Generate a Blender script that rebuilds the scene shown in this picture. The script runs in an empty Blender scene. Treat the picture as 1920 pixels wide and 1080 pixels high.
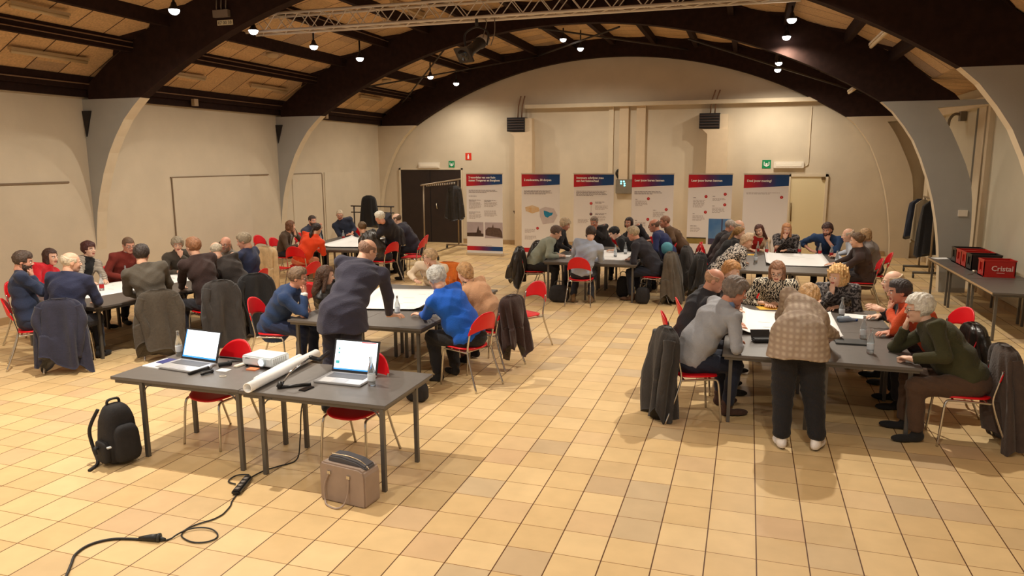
import bpy, bmesh, math, random
import numpy as np
from mathutils import Vector, Matrix, Euler
random.seed(7); RNG = np.random.RandomState(11)
SC = bpy.context.scene
COL = SC.collection
PI = math.pi
# ------------------------------------------------------------------ camera
CAM_H, F_PX = 2.5987, 1374.94
yaw, pit, rol = math.radians(-17.725), math.radians(9.8625), math.radians(-0.2331)
Fv = Vector((math.sin(yaw)*math.cos(pit), math.cos(yaw)*math.cos(pit), -math.sin(pit)))
Rt = Vector((math.cos(yaw), -math.sin(yaw), 0)); Up = Rt.cross(Fv)
cr, sr = math.cos(rol), math.sin(rol)
R2, U2 = cr*Rt+sr*Up, -sr*Rt+cr*Up
cd = bpy.data.cameras.new('camera'); cam = bpy.data.objects.new('camera', cd); COL.objects.link(cam)
cd.sensor_fit = 'HORIZONTAL'; cd.sensor_width = 36; cd.lens = 36*F_PX/1920; cd.clip_end = 200
m = Matrix(((R2.x, U2.x, -Fv.x, 0), (R2.y, U2.y, -Fv.y, 0), (R2.z, U2.z, -Fv.z, CAM_H), (0, 0, 0, 1)))
cam.matrix_world = m
SC.camera = cam
# ------------------------------------------------------------------ world + exposure
w = bpy.data.worlds.new('world'); SC.world = w; w.use_nodes = True
bg = w.node_tree.nodes['Background']; bg.inputs[0].default_value = (1.0, .93, .86, 1); bg.inputs[1].default_value = .44
SC.view_settings.view_transform = 'Standard'; SC.view_settings.look = 'None'
SC.view_settings.exposure = 0.0; SC.view_settings.gamma = 1.0; SC.view_settings.use_curve_mapping = False
WARM = (1.0, .91, .77)
P_SPOT = 176
def kelvin_spot(name, loc, tgt, watts, angle=110, blend=.6, size=.04, color=WARM):
    L = bpy.data.lights.new(name, 'SPOT'); L.energy = watts; L.color = color
    L.spot_size = math.radians(angle); L.spot_blend = blend; L.shadow_soft_size = size
    o = bpy.data.objects.new(name, L); COL.objects.link(o); o.location = loc
    d = Vector(tgt)-Vector(loc); o.rotation_euler = d.to_track_quat('-Z', 'Y').to_euler()
    return o
# ------------------------------------------------------------------ helpers
MATS = {}
def mat(name, col, rough=.6, metal=0, var=.0, vs=6, bump=0, bs=60, emit=None, es=0, trans=0, spec=.5, col2=None, sheen=0):
    if name in MATS: return MATS[name]
    M = bpy.data.materials.new(name); M.use_nodes = True; MATS[name] = M
    nt = M.node_tree; N, Lk = nt.nodes, nt.links; b = N['Principled BSDF']
    c = tuple(col)+(1,)
    b.inputs['Base Color'].default_value = c; b.inputs['Roughness'].default_value = rough
    b.inputs['Metallic'].default_value = metal; b.inputs['Specular IOR Level'].default_value = spec
    if sheen: b.inputs['Sheen Weight'].default_value = sheen
    if trans: b.inputs['Transmission Weight'].default_value = trans; b.inputs['IOR'].default_value = 1.3
    if emit: b.inputs['Emission Color'].default_value = tuple(emit)+(1,); b.inputs['Emission Strength'].default_value = es
    tc = N.new('ShaderNodeTexCoord')
    if var or col2:
        n = N.new('ShaderNodeTexNoise'); n.inputs['Scale'].default_value = vs; n.inputs['Detail'].default_value = 5
        Lk.new(tc.outputs['Object'], n.inputs['Vector'])
        r = N.new('ShaderNodeValToRGB'); r.color_ramp.elements[0].position = .3; r.color_ramp.elements[1].position = .7
        lo = tuple(max(0, x*(1-var)) for x in col); hi = col2 or tuple(min(1, x*(1+var)) for x in col)
        r.color_ramp.elements[0].color = lo+(1,); r.color_ramp.elements[1].color = tuple(hi)+(1,)
        Lk.new(n.outputs['Fac'], r.inputs['Fac']); Lk.new(r.outputs['Color'], b.inputs['Base Color'])
    if bump:
        n2 = N.new('ShaderNodeTexNoise'); n2.inputs['Scale'].default_value = bs; n2.inputs['Detail'].default_value = 4
        Lk.new(tc.outputs['Object'], n2.inputs['Vector'])
        bp = N.new('ShaderNodeBump'); bp.inputs['Strength'].default_value = bump; bp.inputs['Distance'].default_value = .02
        Lk.new(n2.outputs['Fac'], bp.inputs['Height']); Lk.new(bp.outputs['Normal'], b.inputs['Normal'])
    return M
def srgb(r, g, b):
    f = lambda c: (c/255/12.92) if c/255 <= .04045 else ((c/255+.055)/1.055)**2.4
    return (f(r), f(g), f(b))
def mk(name, V, F, mats, parent=None, mi=None, smooth=False, loc=None):
    me = bpy.data.meshes.new(name); me.from_pydata([tuple(v) for v in V], [], [tuple(int(i) for i in f) for f in F])
    if not isinstance(mats, (list, tuple)): mats = [mats]
    for k in mats: me.materials.append(k)
    if mi is not None: me.polygons.foreach_set('material_index', np.asarray(mi, dtype=np.int32))
    if smooth is True: me.polygons.foreach_set('use_smooth', np.ones(len(F), dtype=bool))
    elif smooth is not False: me.polygons.foreach_set('use_smooth', np.asarray(smooth, dtype=bool))
    me.update()
    o = bpy.data.objects.new(name, me); COL.objects.link(o)
    if parent is not None: o.parent = parent
    if loc is not None: o.location = loc
    return o
class MB:
    """collects boxes, tubes, lathes and prisms into one mesh"""
    def __init__(s): s.V = []; s.F = []; s.mi = []; s.sm = []
    def add(s, V, F, mi=0, sm=False):
        k = len(s.V); s.V += [tuple(v) for v in V]; s.F += [tuple(i+k for i in f) for f in F]
        s.mi += [mi]*len(F); s.sm += [sm]*len(F); return s
    def box(s, c, d, mi=0, rz=0, M=None):
        x, y, z = d[0]/2, d[1]/2, d[2]/2
        P = [(-x,-y,-z),(x,-y,-z),(x,y,-z),(-x,y,-z),(-x,-y,z),(x,-y,z),(x,y,z),(-x,y,z)]
        if M is not None: P = [M @ Vector(p) for p in P]
        elif rz: q = Matrix.Rotation(rz, 3, 'Z'); P = [q @ Vector(p) for p in P]
        P = [(p[0]+c[0], p[1]+c[1], p[2]+c[2]) for p in P]
        return s.add(P, [(0,3,2,1),(4,5,6,7),(0,1,5,4),(1,2,6,5),(2,3,7,6),(3,0,4,7)], mi)
    def b2(s, lo, hi, mi=0):
        return s.box([(a+b)/2 for a, b in zip(lo, hi)], [b-a for a, b in zip(lo, hi)], mi)
    def tube(s, pts, r, n=8, mi=0, cap=True):
        pts = [Vector(p) for p in pts]; rr = r if isinstance(r, (list, tuple)) else [r]*len(pts)
        t0 = (pts[1]-pts[0]).normalized(); a = Vector((0,0,1)) if abs(t0.z) < .9 else Vector((1,0,0))
        u = t0.cross(a).normalized(); V = []; L = len(pts)
        for i, p in enumerate(pts):
            t = (pts[min(i+1, L-1)]-pts[max(i-1, 0)]).normalized()
            u = (u-t*u.dot(t)).normalized(); v = t.cross(u)
            for k in range(n):
                an = 2*PI*k/n; V.append(p+(u*math.cos(an)+v*math.sin(an))*rr[i])
        F = [(i*n+k, i*n+(k+1) % n, (i+1)*n+(k+1) % n, (i+1)*n+k) for i in range(L-1) for k in range(n)]
        if cap: F += [tuple(range(n))[::-1], tuple((L-1)*n+k for k in range(n))]
        return s.add(V, F, mi, True)
    def lathe(s, c, prof, n=16, mi=0, M=None):
        V = [];
        for (r, z) in prof:
            for k in range(n):
                a = 2*PI*k/n; p = Vector((r*math.cos(a), r*math.sin(a), z))
                if M is not None: p = M @ p
                V.append((p.x+c[0], p.y+c[1], p.z+c[2]))
        L = len(prof)
        F = [(i*n+k, i*n+(k+1) % n, (i+1)*n+(k+1) % n, (i+1)*n+k) for i in range(L-1) for k in range(n)]
        F += [tuple(range(n))[::-1], tuple((L-1)*n+k for k in range(n))]
        return s.add(V, F, mi, True)
    def prism(s, poly, axis, a, b, mi=0):
        """extrude a 2-D outline between a and b along an axis"""
        def P(u, v, w):
            return {'X': (w, u, v), 'Y': (u, w, v), 'Z': (u, v, w)}[axis]
        n = len(poly); V = [P(u, v, a) for u, v in poly]+[P(u, v, b) for u, v in poly]
        F = [tuple(range(n)), tuple(range(n, 2*n))[::-1]]+[(i, i+n, (i+1) % n+n, (i+1) % n) for i in range(n)]
        return s.add(V, F, mi)
    def build(s, name, mats, parent=None, loc=None, bevel=0):
        o = mk(name, s.V, s.F, mats, parent, s.mi, s.sm, loc)
        bm = bmesh.new(); bm.from_mesh(o.data); bmesh.ops.recalc_face_normals(bm, faces=bm.faces)
        if bevel:
            ed = [e for e in bm.edges if len(e.link_faces) == 2 and e.calc_face_angle(0) > .6]
            bmesh.ops.bevel(bm, geom=ed, offset=bevel, segments=2, affect='EDGES', clamp_overlap=True)
        bm.to_mesh(o.data); bm.free()
        return o
def tag(o, label=None, cat=None, group=None, kind=None):
    if label: o['label'] = label
    if cat: o['category'] = cat
    if group: o['group'] = group
    if kind: o['kind'] = kind
    return o
def thing(name, label, cat, loc=(0,0,0), rz=0, group=None):
    o = bpy.data.objects.new(name, None); COL.objects.link(o); o.location = loc; o.rotation_euler = (0, 0, rz)
    o.empty_display_size = .1
    return tag(o, label, cat, group)
def struct(name, mb, mats, bevel=0):
    o = mb.build(name, mats, bevel=bevel); o['kind'] = 'structure'; return o
def dup(root, loc=None, rz=None, label=None, group=None):
    r = root.copy(); COL.objects.link(r)
    if loc is not None: r.location = loc
    if rz is not None: r.rotation_euler = (0, 0, rz)
    if label: r['label'] = label
    if group: r['group'] = group
    for ch in list(root.children):
        c = ch.copy(); COL.objects.link(c); c.parent = r
        for g in list(ch.children):
            d = g.copy(); COL.objects.link(d); d.parent = c
    return r
def bez(P, n=10):
    """smooth curve through points (Catmull-Rom)"""
    P = [Vector(p) for p in P]; Q = [P[0]]+P+[P[-1]]; out = []
    for i in range(1, len(Q)-2):
        for k in range(n):
            t = k/n; a, b, c, d = Q[i-1], Q[i], Q[i+1], Q[i+2]
            out.append(.5*((2*b)+(c-a)*t+(2*a-5*b+4*c-d)*t*t+(3*b-a-3*c+d)*t**3))
    out.append(P[-1]); return out
def text_mesh(name, s, size, M, material, parent, bold=.0, ext=.001, align='LEFT', sx=1.0):
    cu = bpy.data.curves.new('lettering', 'FONT'); cu.body = s; cu.size = size; cu.align_x = align; cu.extrude = ext; cu.offset = bold
    cu.resolution_u = 2
    t = bpy.data.objects.new('lettering', cu); COL.objects.link(t)
    dg = bpy.context.evaluated_depsgraph_get(); me = bpy.data.meshes.new_from_object(t.evaluated_get(dg))
    bpy.data.objects.remove(t); bpy.data.curves.remove(cu)
    me.transform(M @ Matrix.Scale(sx, 4, (1, 0, 0))); me.materials.clear(); me.materials.append(material)
    o = bpy.data.objects.new(name, me); COL.objects.link(o); o.parent = parent
    return o
# ================================================================== HALL
XL, XR, XC = -11.4, 4.4, -3.85
Y1, Y2, Y3, YB = 10.5, 16.2, 21.6, 21.85
YF = -3.0
# ---- floor material: square stoneware tiles aligned with the hall
def floor_mat():
    M = bpy.data.materials.new('beige_floor_tiles'); M.use_nodes = True; N, Lk = M.node_tree.nodes, M.node_tree.links
    b = N['Principled BSDF']; b.inputs['Roughness'].default_value = .5; b.inputs['Specular IOR Level'].default_value = .2
    tc = N.new('ShaderNodeTexCoord')
    def mth(op, a, bb=None, c=None):
        n = N.new('ShaderNodeMath'); n.operation = op
        for i, x in enumerate((a, bb, c)):
            if x is None: continue
            if isinstance(x, (int, float)): n.inputs[i].default_value = x
            else: Lk.new(x, n.inputs[i])
        return n.outputs[0]
    sep = N.new('ShaderNodeSeparateXYZ'); Lk.new(tc.outputs['Object'], sep.inputs[0])
    gx = mth('DIVIDE', mth('ADD', sep.outputs[0], 2.104+325), .325); gy = mth('DIVIDE', mth('ADD', sep.outputs[1], 325-4.736), .325)
    fx, fy = mth('FRACT', gx), mth('FRACT', gy)
    ex = mth('MINIMUM', fx, mth('SUBTRACT', 1, fx)); ey = mth('MINIMUM', fy, mth('SUBTRACT', 1, fy))
    jx = mth('LESS_THAN', ex, .013); jy = mth('LESS_THAN', ey, .009)
    comb = N.new('ShaderNodeCombineXYZ'); Lk.new(mth('FLOOR', gx), comb.inputs[0]); Lk.new(mth('FLOOR', gy), comb.inputs[1])
    wn = N.new('ShaderNodeTexWhiteNoise'); Lk.new(comb.outputs[0], wn.inputs['Vector'])
    cr_ = N.new('ShaderNodeValToRGB'); e = cr_.color_ramp.elements
    e[0].position = 0; e[0].color = srgb(204, 180, 144)+(1,); e[1].position = .12; e[1].color = srgb(214, 182, 132)+(1,)
    for p, c in ((.5, srgb(222, 190, 138)), (.8, srgb(228, 198, 148)), (.93, srgb(212, 178, 136)), (1, srgb(200, 174, 136))):
        q = e.new(p); q.color = c+(1,)
    Lk.new(wn.outputs['Value'], cr_.inputs[0])
    ns = N.new('ShaderNodeTexNoise'); ns.inputs['Scale'].default_value = 5; ns.inputs['Detail'].default_value = 6; Lk.new(tc.outputs['Object'], ns.inputs['Vector'])
    mr = N.new('ShaderNodeMapRange'); mr.inputs[3].default_value = .86; mr.inputs[4].default_value = 1.1; Lk.new(ns.outputs[0], mr.inputs[0])
    mx = N.new('ShaderNodeMix'); mx.data_type = 'RGBA'; mx.blend_type = 'MULTIPLY'; mx.inputs[0].default_value = 1
    Lk.new(cr_.outputs[0], mx.inputs[6]); Lk.new(mr.outputs[0], mx.inputs[7])
    m2 = N.new('ShaderNodeMix'); m2.data_type = 'RGBA'; Lk.new(jy, m2.inputs[0]); Lk.new(mx.outputs[2], m2.inputs[6]); m2.inputs[7].default_value = srgb(142, 98, 52)+(1,)
    m3 = N.new('ShaderNodeMix'); m3.data_type = 'RGBA'; Lk.new(jx, m3.inputs[0]); Lk.new(m2.outputs[2], m3.inputs[6]); m3.inputs[7].default_value = srgb(96, 62, 36)+(1,)
    Lk.new(m3.outputs[2], b.inputs['Base Color'])
    bp = N.new('ShaderNodeBump'); bp.inputs['Strength'].default_value = .35; bp.inputs['Distance'].default_value = .004
    Lk.new(mth('SUBTRACT', 1, mth('MAXIMUM', jx, jy)), bp.inputs['Height']); Lk.new(bp.outputs[0], b.inputs['Normal'])
    return M
FLOORM = floor_mat()
WALLM = mat('beige_wall_paint', srgb(208, 193, 168), .85, var=.05, vs=1.6, bump=.12, bs=90)
WALLG = mat('greyish_wall_paint', srgb(202, 192, 168), .85, var=.04, vs=1.5, bump=.15, bs=90)
PILM = mat('cool_lit_foot_grey', srgb(166, 164, 158), .85, var=.04, vs=2, bump=.1, bs=80)  # grey tone puts the less warm light on the foot faces into colour
EDGEM = mat('cream_paint', srgb(216, 200, 172), .8, var=.03)
WOOD = mat('dark_brown_timber', srgb(44, 28, 23), .85, var=.2, vs=9, spec=.15)
BASEM = mat('brown_skirting_tile', srgb(168, 138, 98), .6, var=.08)
f = MB(); f.b2((XL-.3, YF, -.1), (XR+.3, YB+.3, 0)); struct('floor', f, FLOORM)
f = MB(); f.b2((XL-.25, YF, 0), (XL, YB+.3, 3.74)); struct('wall_left', f, WALLM)
f = MB(); f.b2((XR, YF, 0), (XR+.25, YB+.3, 4.0)); struct('wall_right', f, WALLG)
# ---- roof profile (offset from the ridge line, height of the panel underside)
ROOF = [(-7.8, 3.86), (-6.38, 4.66), (-5.55, 5.03), (-4.42, 5.42), (-3.35, 5.68), (-2.3, 5.86), (-1.15, 5.99), (0, 6.03),
        (1.15, 5.99), (2.3, 5.86), (3.35, 5.68), (4.42, 5.42), (5.55, 5.03), (6.38, 4.66), (7.1, 4.12), (8.5, 3.98)]
f = MB()
f.prism([(XL-.25, 0), (XR+.3, 0), (XR+.3, 4.0)]+[(XC+d, z+.03) for d, z in ROOF[::-1]]+[(XL-.25, 3.8)], 'Y', YB, YB+.25)
struct('wall_back', f, WALLM)
# upper recessed gable reads as a slightly greyer paint above the beam
f = MB(); pts = [(XC-5.35, 4.24)]+[(XC+d, z) for d, z in ROOF if -4.6 < d < 4.6]+[(XC+5.35, 4.24)]
f.prism(pts, 'Y', YB-.012, YB+.01); o = f.build('trim_1', mat('grey_gable_paint', srgb(208, 192, 168), .9, var=.04, vs=2, bump=.15, bs=90)); o['kind'] = 'structure'
# ---- ceiling panels
def ceil_mat():
    M = bpy.data.materials.new('wood_wool_panels'); M.use_nodes = True; N, Lk = M.node_tree.nodes, M.node_tree.links
    b = N['Principled BSDF']; b.inputs['Roughness'].default_value = .95
    tc = N.new('ShaderNodeTexCoord'); sep = N.new('ShaderNodeSeparateXYZ'); Lk.new(tc.outputs['Object'], sep.inputs[0])
    d = N.new('ShaderNodeMath'); d.operation = 'DIVIDE'; d.inputs[1].default_value = .62; Lk.new(sep.outputs[1], d.inputs[0])
    fl = N.new('ShaderNodeMath'); fl.operation = 'FLOOR'; Lk.new(d.outputs[0], fl.inputs[0])
    dx = N.new('ShaderNodeMath'); dx.operation = 'DIVIDE'; dx.inputs[1].default_value = 1.1; Lk.new(sep.outputs[0], dx.inputs[0])
    fx = N.new('ShaderNodeMath'); fx.operation = 'FLOOR'; Lk.new(dx.outputs[0], fx.inputs[0])
    cb = N.new('ShaderNodeCombineXYZ'); Lk.new(fl.outputs[0], cb.inputs[0]); Lk.new(fx.outputs[0], cb.inputs[1])
    wn = N.new('ShaderNodeTexWhiteNoise'); Lk.new(cb.outputs[0], wn.inputs['Vector'])
    r = N.new('ShaderNodeValToRGB'); e = r.color_ramp.elements
    e[0].color = srgb(168, 142, 116)+(1,); e[0].position = .0; e[1].color = srgb(212, 174, 128)+(1,); e[1].position = 1
    q = e.new(.25); q.color = srgb(194, 160, 116)+(1,)
    Lk.new(wn.outputs[0], r.inputs[0])
    ns = N.new('ShaderNodeTexNoise'); ns.inputs['Scale'].default_value = 30; ns.inputs['Detail'].default_value = 8; Lk.new(tc.outputs['Object'], ns.inputs['Vector'])
    mr = N.new('ShaderNodeMapRange'); mr.inputs[3].default_value = .55; mr.inputs[4].default_value = 1.4; Lk.new(ns.outputs[0], mr.inputs[0])
    mx = N.new('ShaderNodeMix'); mx.data_type = 'RGBA'; mx.blend_type = 'MULTIPLY'; mx.inputs[0].default_value = 1
    Lk.new(r.outputs[0], mx.inputs[6]); Lk.new(mr.outputs[0], mx.inputs[7])
    fr = N.new('ShaderNodeMath'); fr.operation = 'FRACT'; Lk.new(d.outputs[0], fr.inputs[0])
    lt = N.new('ShaderNodeMath'); lt.operation = 'LESS_THAN'; lt.inputs[1].default_value = .035; Lk.new(fr.outputs[0], lt.inputs[0])
    m3 = N.new('ShaderNodeMix'); m3.data_type = 'RGBA'; Lk.new(lt.outputs[0], m3.inputs[0]); Lk.new(mx.outputs[2], m3.inputs[6]); m3.inputs[7].default_value = srgb(74, 54, 38)+(1,)
    Lk.new(m3.outputs[2], b.inputs['Base Color'])
    bp = N.new('ShaderNodeBump'); bp.inputs['Strength'].default_value = .3; bp.inputs['Distance'].default_value = .02; Lk.new(ns.outputs[0], bp.inputs['Height']); Lk.new(bp.outputs[0], b.inputs['Normal'])
    return M
f = MB()
poly = [(XC+d, z) for d, z in ROOF]; f.prism(poly+[(x, z+.12) for x, z in poly[::-1]], 'Y', YF, YB+.25)
struct('ceiling', f, ceil_mat())
# ---- glued timber arches on concrete feet
R_, ZC = 11.64, 5.52-11.64
def intr(d): return ZC+math.sqrt(max(0, R_*R_-d*d))
def arch(n, Y, th=.2):
    a = [(XC+d, intr(d)) for d in np.linspace(-6.25, 6.25, 41)]
    ex = [(XC+7.6, 3.70), (XC+7.5, 3.82), (XC+7.1, 4.08), (XC+6.62, 4.46), (XC+6.35, 4.62)]+[(XC+d, z+.02) for d, z in ROOF[::-1] if abs(d) < 6.3]+[(XC-6.35, 4.62), (XC-6.9, 4.3), (XC-7.4, 3.95), (XC-7.4, 3.70)]
    f = MB(); f.prism(a+ex, 'Y', Y, Y+th); struct('trim_%d' % n, f, WOOD)
for i, Y in enumerate((4.8, Y1, Y2, Y3)): arch(i+2, Y)
# feet: slabs flaring from the wall, face colour greyed for its less warm light, curved edge cream
LFI = [(-10.1, 3.70), (-10.28, 3.55), (-10.5, 3.34), (-10.72, 3.05), (-10.9, 2.76), (-11.07, 2.4), (-11.2, 2.05), (-11.3, 1.7), (-11.36, 1.35), (-11.4, 1.0)]
RFI = [(2.40, 3.70), (2.62, 3.5), (2.84, 3.22), (3.02, 2.95), (3.18, 2.6), (3.33, 2.2), (3.45, 1.8), (3.55, 1.35), (3.62, .9), (3.67, .45), (3.69, 0)]
RFO = [(4.15, 0), (4.15, 1.3), (4.12, 1.8), (4.07, 2.15), (3.95, 2.5), (3.79, 2.85), (3.66, 3.12), (3.52, 3.36), (3.38, 3.56), (4.4, 3.62), (4.4, 3.70)]
def foot(n, pts, Y, th=.22, m0=None):
    f = MB(); f.prism(pts, 'Y', Y, Y+th)
    k = len(pts)
    for i in range(2, 2+k): f.mi[i] = 1
    return struct('trim_%d' % n, f, [m0, EDGEM])
n = 6
for Y in (Y1, Y2, Y3):  # farthest foot takes wall beige: the lamp light on it put into colour
    foot(n, LFI+[(XL, 3.70)], Y, m0=WALLM if Y == Y3 else PILM); n += 1
for Y in (4.8, Y1, Y2, Y3):
    foot(n, RFI+RFO, Y, m0=WALLM if Y == Y3 else PILM); n += 1
# ---- purlins, wall plates
for i, d in enumerate((-7.42, -6.38, -5.55, -4.42, -3.35, -2.3, -1.15, 0, 1.15, 2.3, 3.35, 4.42, 5.55, 6.38)):
    z = np.interp(d, [r[0] for r in ROOF], [r[1] for r in ROOF])
    f = MB(); f.b2((XC+d-.055, YF, z-.2), (XC+d+.055, YB, z+.02))
    for Y in (Y1, Y2, Y3):     # haunch blocks that clip the corners of the panels in front of each arch
        if abs(d) < 7:
            sl = -1 if d > 0 else 1
            for s_ in (-1, 1):
                x0 = XC+d; x1 = x0+s_*.38
                z0 = z-.01; z1 = np.interp(d+s_*.38, [r[0] for r in ROOF], [r[1] for r in ROOF])-.01
                V = [(x0, Y, z0+.05), (x1, Y, z1+.05), (x0, Y-.3, z0+.05), (x0, Y, z0-.03), (x1, Y, z1-.03), (x0, Y-.3, z0-.03)]
                f.add(V, [(0, 1, 2), (3, 5, 4), (0, 3, 4, 1), (1, 4, 5, 2), (2, 5, 3, 0)])
    if abs(d) > 7: f.b2((XL+.0, YF, 3.74), (XL+.1, YB, 3.98))
    struct('trim_%d' % n, f, WOOD); n += 1
for a, b_ in [((-9.29, 16.42, 4.33), (-6.06, 21.55, 5.6)), ((-6.89, 16.42, 5.13), (-10.5, 21.55, 4.37)), ((-4.6, 16.42, 5.5), (-1.77, 21.55, 5.6)),
              ((-2.8, 16.42, 5.42), (-6.06, 21.55, 5.62)), ((-1.34, 16.42, 5.1), (2.7, 21.55, 4.3))]:
    f = MB(); f.tube([a, b_], .022, 6); struct('trim_%d' % n, f, mat('dark_steel', srgb(52, 42, 36), .5)); n += 1
# cream rail along the top of the right wall, frames and strips on that wall
f = MB(); f.b2((XR-.14, 9, 3.60), (XR, YB, 3.78)); struct('trim_%d' % n, f, EDGEM); n += 1
f = MB()
for y0, y1 in ((16.35, 16.5), (16.62, 17.1), (20.2, 20.35), (20.9, 21.35)): f.b2((XR-.09, y0, 0), (XR, y1, 3.62))
struct('trim_%d' % n, f, EDGEM); n += 1
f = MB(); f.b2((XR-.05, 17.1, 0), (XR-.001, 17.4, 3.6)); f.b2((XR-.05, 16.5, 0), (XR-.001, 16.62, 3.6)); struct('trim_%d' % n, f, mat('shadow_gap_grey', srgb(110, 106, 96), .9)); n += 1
# ---- back wall fittings
f = MB(); f.b2((-6.5, YB-.22, 4.13), (1.72, YB, 4.24)); struct('trim_%d' % n, f, EDGEM); n += 1      # long ledge
DUCTM = mat('cream_duct', srgb(214, 192, 160), .7, var=.03)
f = MB(); f.b2((-3.97, YB-.06, 0), (-3.83, YB, 4.13)); struct('trim_%d' % n, f, EDGEM); n += 1
for k, x in enumerate((-3.52, -3.03)):
    o = MB().b2((x-.13, YB-.1, 1.9), (x+.13, YB, 4.13)).build('wall_duct', DUCTM)
    tag(o, ('left' if k == 0 else 'right')+' one of the two tall cream ducts on the back wall above the switch box', 'duct', 'cream ducts on the back wall')
f = MB(); f.b2((-11.4, YB-.03, 0), (-10.75, YB, .14)); f.b2((-8.6, YB-.03, 0), (1.1, YB, .14)); f.b2((2.1, YB-.03, 0), (3.6, YB, .14)); struct('baseboard_back', f, BASEM)
f = MB(); f.b2((XL, YF, 0), (XL+.02, YB, .12)); struct('baseboard_left', f, BASEM)
f = MB(); f.b2((XR-.02, YF, 0), (XR, YB, .12)); struct('baseboard_right', f, BASEM)
VENTM = mat('black_grille', srgb(28, 22, 22), .6)
for k, x in enumerate((-6.73, -1.1)):
    t = thing('wall_heater', ('left' if k == 0 else 'right')+' cream air duct box with black slatted grille on the back wall', 'air vent', (x, YB, 0), group='air duct boxes')
    MB().b2((-.05, -.34, 0), (.5, 0, 3.3)).prism([(-.05, 3.3), (.5, 3.3), (.5, 3.44), (-.2, 3.44)], 'Y', -.34, 0).b2((.27, -.3, 3.44), (.48, 0, 3.84)).build('duct_box', DUCTM, t)
    g = MB().b2((-.28, -.36, 3.46), (.27, -.0, 3.87))
    gr = g.build('grille', VENTM, t)
    g = MB()
    for i in range(5): g.b2((-.26, -.385, 3.5+i*.075), (.25, -.36, 3.52+i*.075))
    g.build('slats', mat('slat_brown', srgb(74, 58, 50), .5), gr)
    MB().tube([(.0, -.15, 3.87), (.02, -.15, 4.2), (.12, -.2, 4.5)], .02, 6).tube([(.12, -.15, 3.87), (.14, -.15, 4.2), (.24, -.2, 4.5)], .02, 6).build('pipe', mat('brown_pipe', srgb(140, 104, 76), .5), t)
# doors
DK = mat('dark_brown_door', srgb(40, 26, 20), .55, var=.2, vs=4)
f = MB(); f.b2((-10.74, YB-.03, 0), (-8.65, YB-.005, 2.32), 0).b2((-10.8, YB-.05, 0), (-10.74, YB, 2.37), 1).b2((-8.65, YB-.05, 0), (-8.6, YB, 2.37), 1).b2((-10.8, YB-.05, 2.32), (-8.6, YB, 2.37), 1)
d = struct('door_1', f, [DK, EDGEM])
MB().b2((-9.72, YB-.035, .02), (-9.70, YB-.03, 2.3)).build('door_gap', mat('black_gap', (.005, .004, .004), .9), d)
for x in (-9.5, -8.75): MB().tube([(x, YB-.03, 1.25), (x, YB-.07, 1.25), (x+.03, YB-.08, 1.08)], .014, 6).build('door_handle', mat('pale_steel', srgb(210, 200, 180), .3, .8), d)
f = MB(); f.b2((1.12, YB-.03, 0), (2.0, YB, 2.13), 0).b2((1.05, YB-.06, 0), (1.12, YB, 2.2), 1).b2((2.0, YB-.06, 0), (2.07, YB, 2.2), 1).b2((1.05, YB-.06, 2.13), (2.07, YB, 2.2), 1)
d = struct('door_2', f, [mat('cream_door', srgb(226, 210, 168), .6), EDGEM])
MB().tube([(1.16, YB-.03, 1.4), (1.16, YB-.06, 1.4), (1.17, YB-.06, .9)], .016, 6).build('door_handle', mat('brass_bar', srgb(120, 96, 60), .4, .6), d)
MB().b2((1.9, YB-.08, 2.05), (1.99, YB-.03, 2.12)).build('door_closer', mat('brass_bar', (.3, .2, .1)), d)
# left wall sliding panels with their thin dark reveals
GAP = mat('dark_reveal', srgb(128, 108, 86), .9)
PAN = mat('wall_panel_paint', srgb(210, 196, 172), .85, var=.04, vs=2, bump=.1, bs=90)
def wpanel(nm, y0, y1, z1, edges):
    f = MB(); f.b2((XL, y0, .12), (XL+.02, y1, z1)); d = struct(nm, f, PAN); g = MB()
    if 'l' in edges: g.b2((XL+.005, y0-.025, edges['l']), (XL+.024, y0, z1+.02))
    if 't' in edges: g.b2((XL+.005, edges['t'][0], z1), (XL+.026, edges['t'][1], z1+.022))
    if 'r' in edges: g.b2((XL+.005, y1, .12), (XL+.03, y1+.03, z1))
    g.build('door_reveal', GAP, d)
wpanel('door_3', 12.5, 15.0, 2.27, {'l': 1.0, 't': (12.46, 15.75)})
wpanel('door_4', 16.75, 18.15, 2.26, {'t': (16.7, 18.15), 'r': 1})
wpanel('door_5', 18.3, 21.0, 2.29, {})
f = MB(); f.b2((XL, 5.0, 2.24), (XL+.02, 10.05, 2.27)); struct('trim_%d' % n, f, GAP); n += 1
# cable conduit lines on the wall plate with little sensor boxes
t = MB().tube([(XL+.2, 3, 3.96), (XL+.2, 21.5, 3.96)], .012, 6).tube([(-10.16, 3, 4.62), (-10.16, 21.5, 4.62)], .012, 6).tube([(-10.16, 3, 4.53), (-10.16, 21.5, 4.53)], .01, 6).tube([(-8.2, 3, 5.36), (-8.2, 21.5, 5.36)], .012, 6).build('cable_conduit', mat('brown_conduit', srgb(120, 92, 66), .5))
tag(t, 'thin brown cable conduits running along the left roof timbers', 'conduit')
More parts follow.
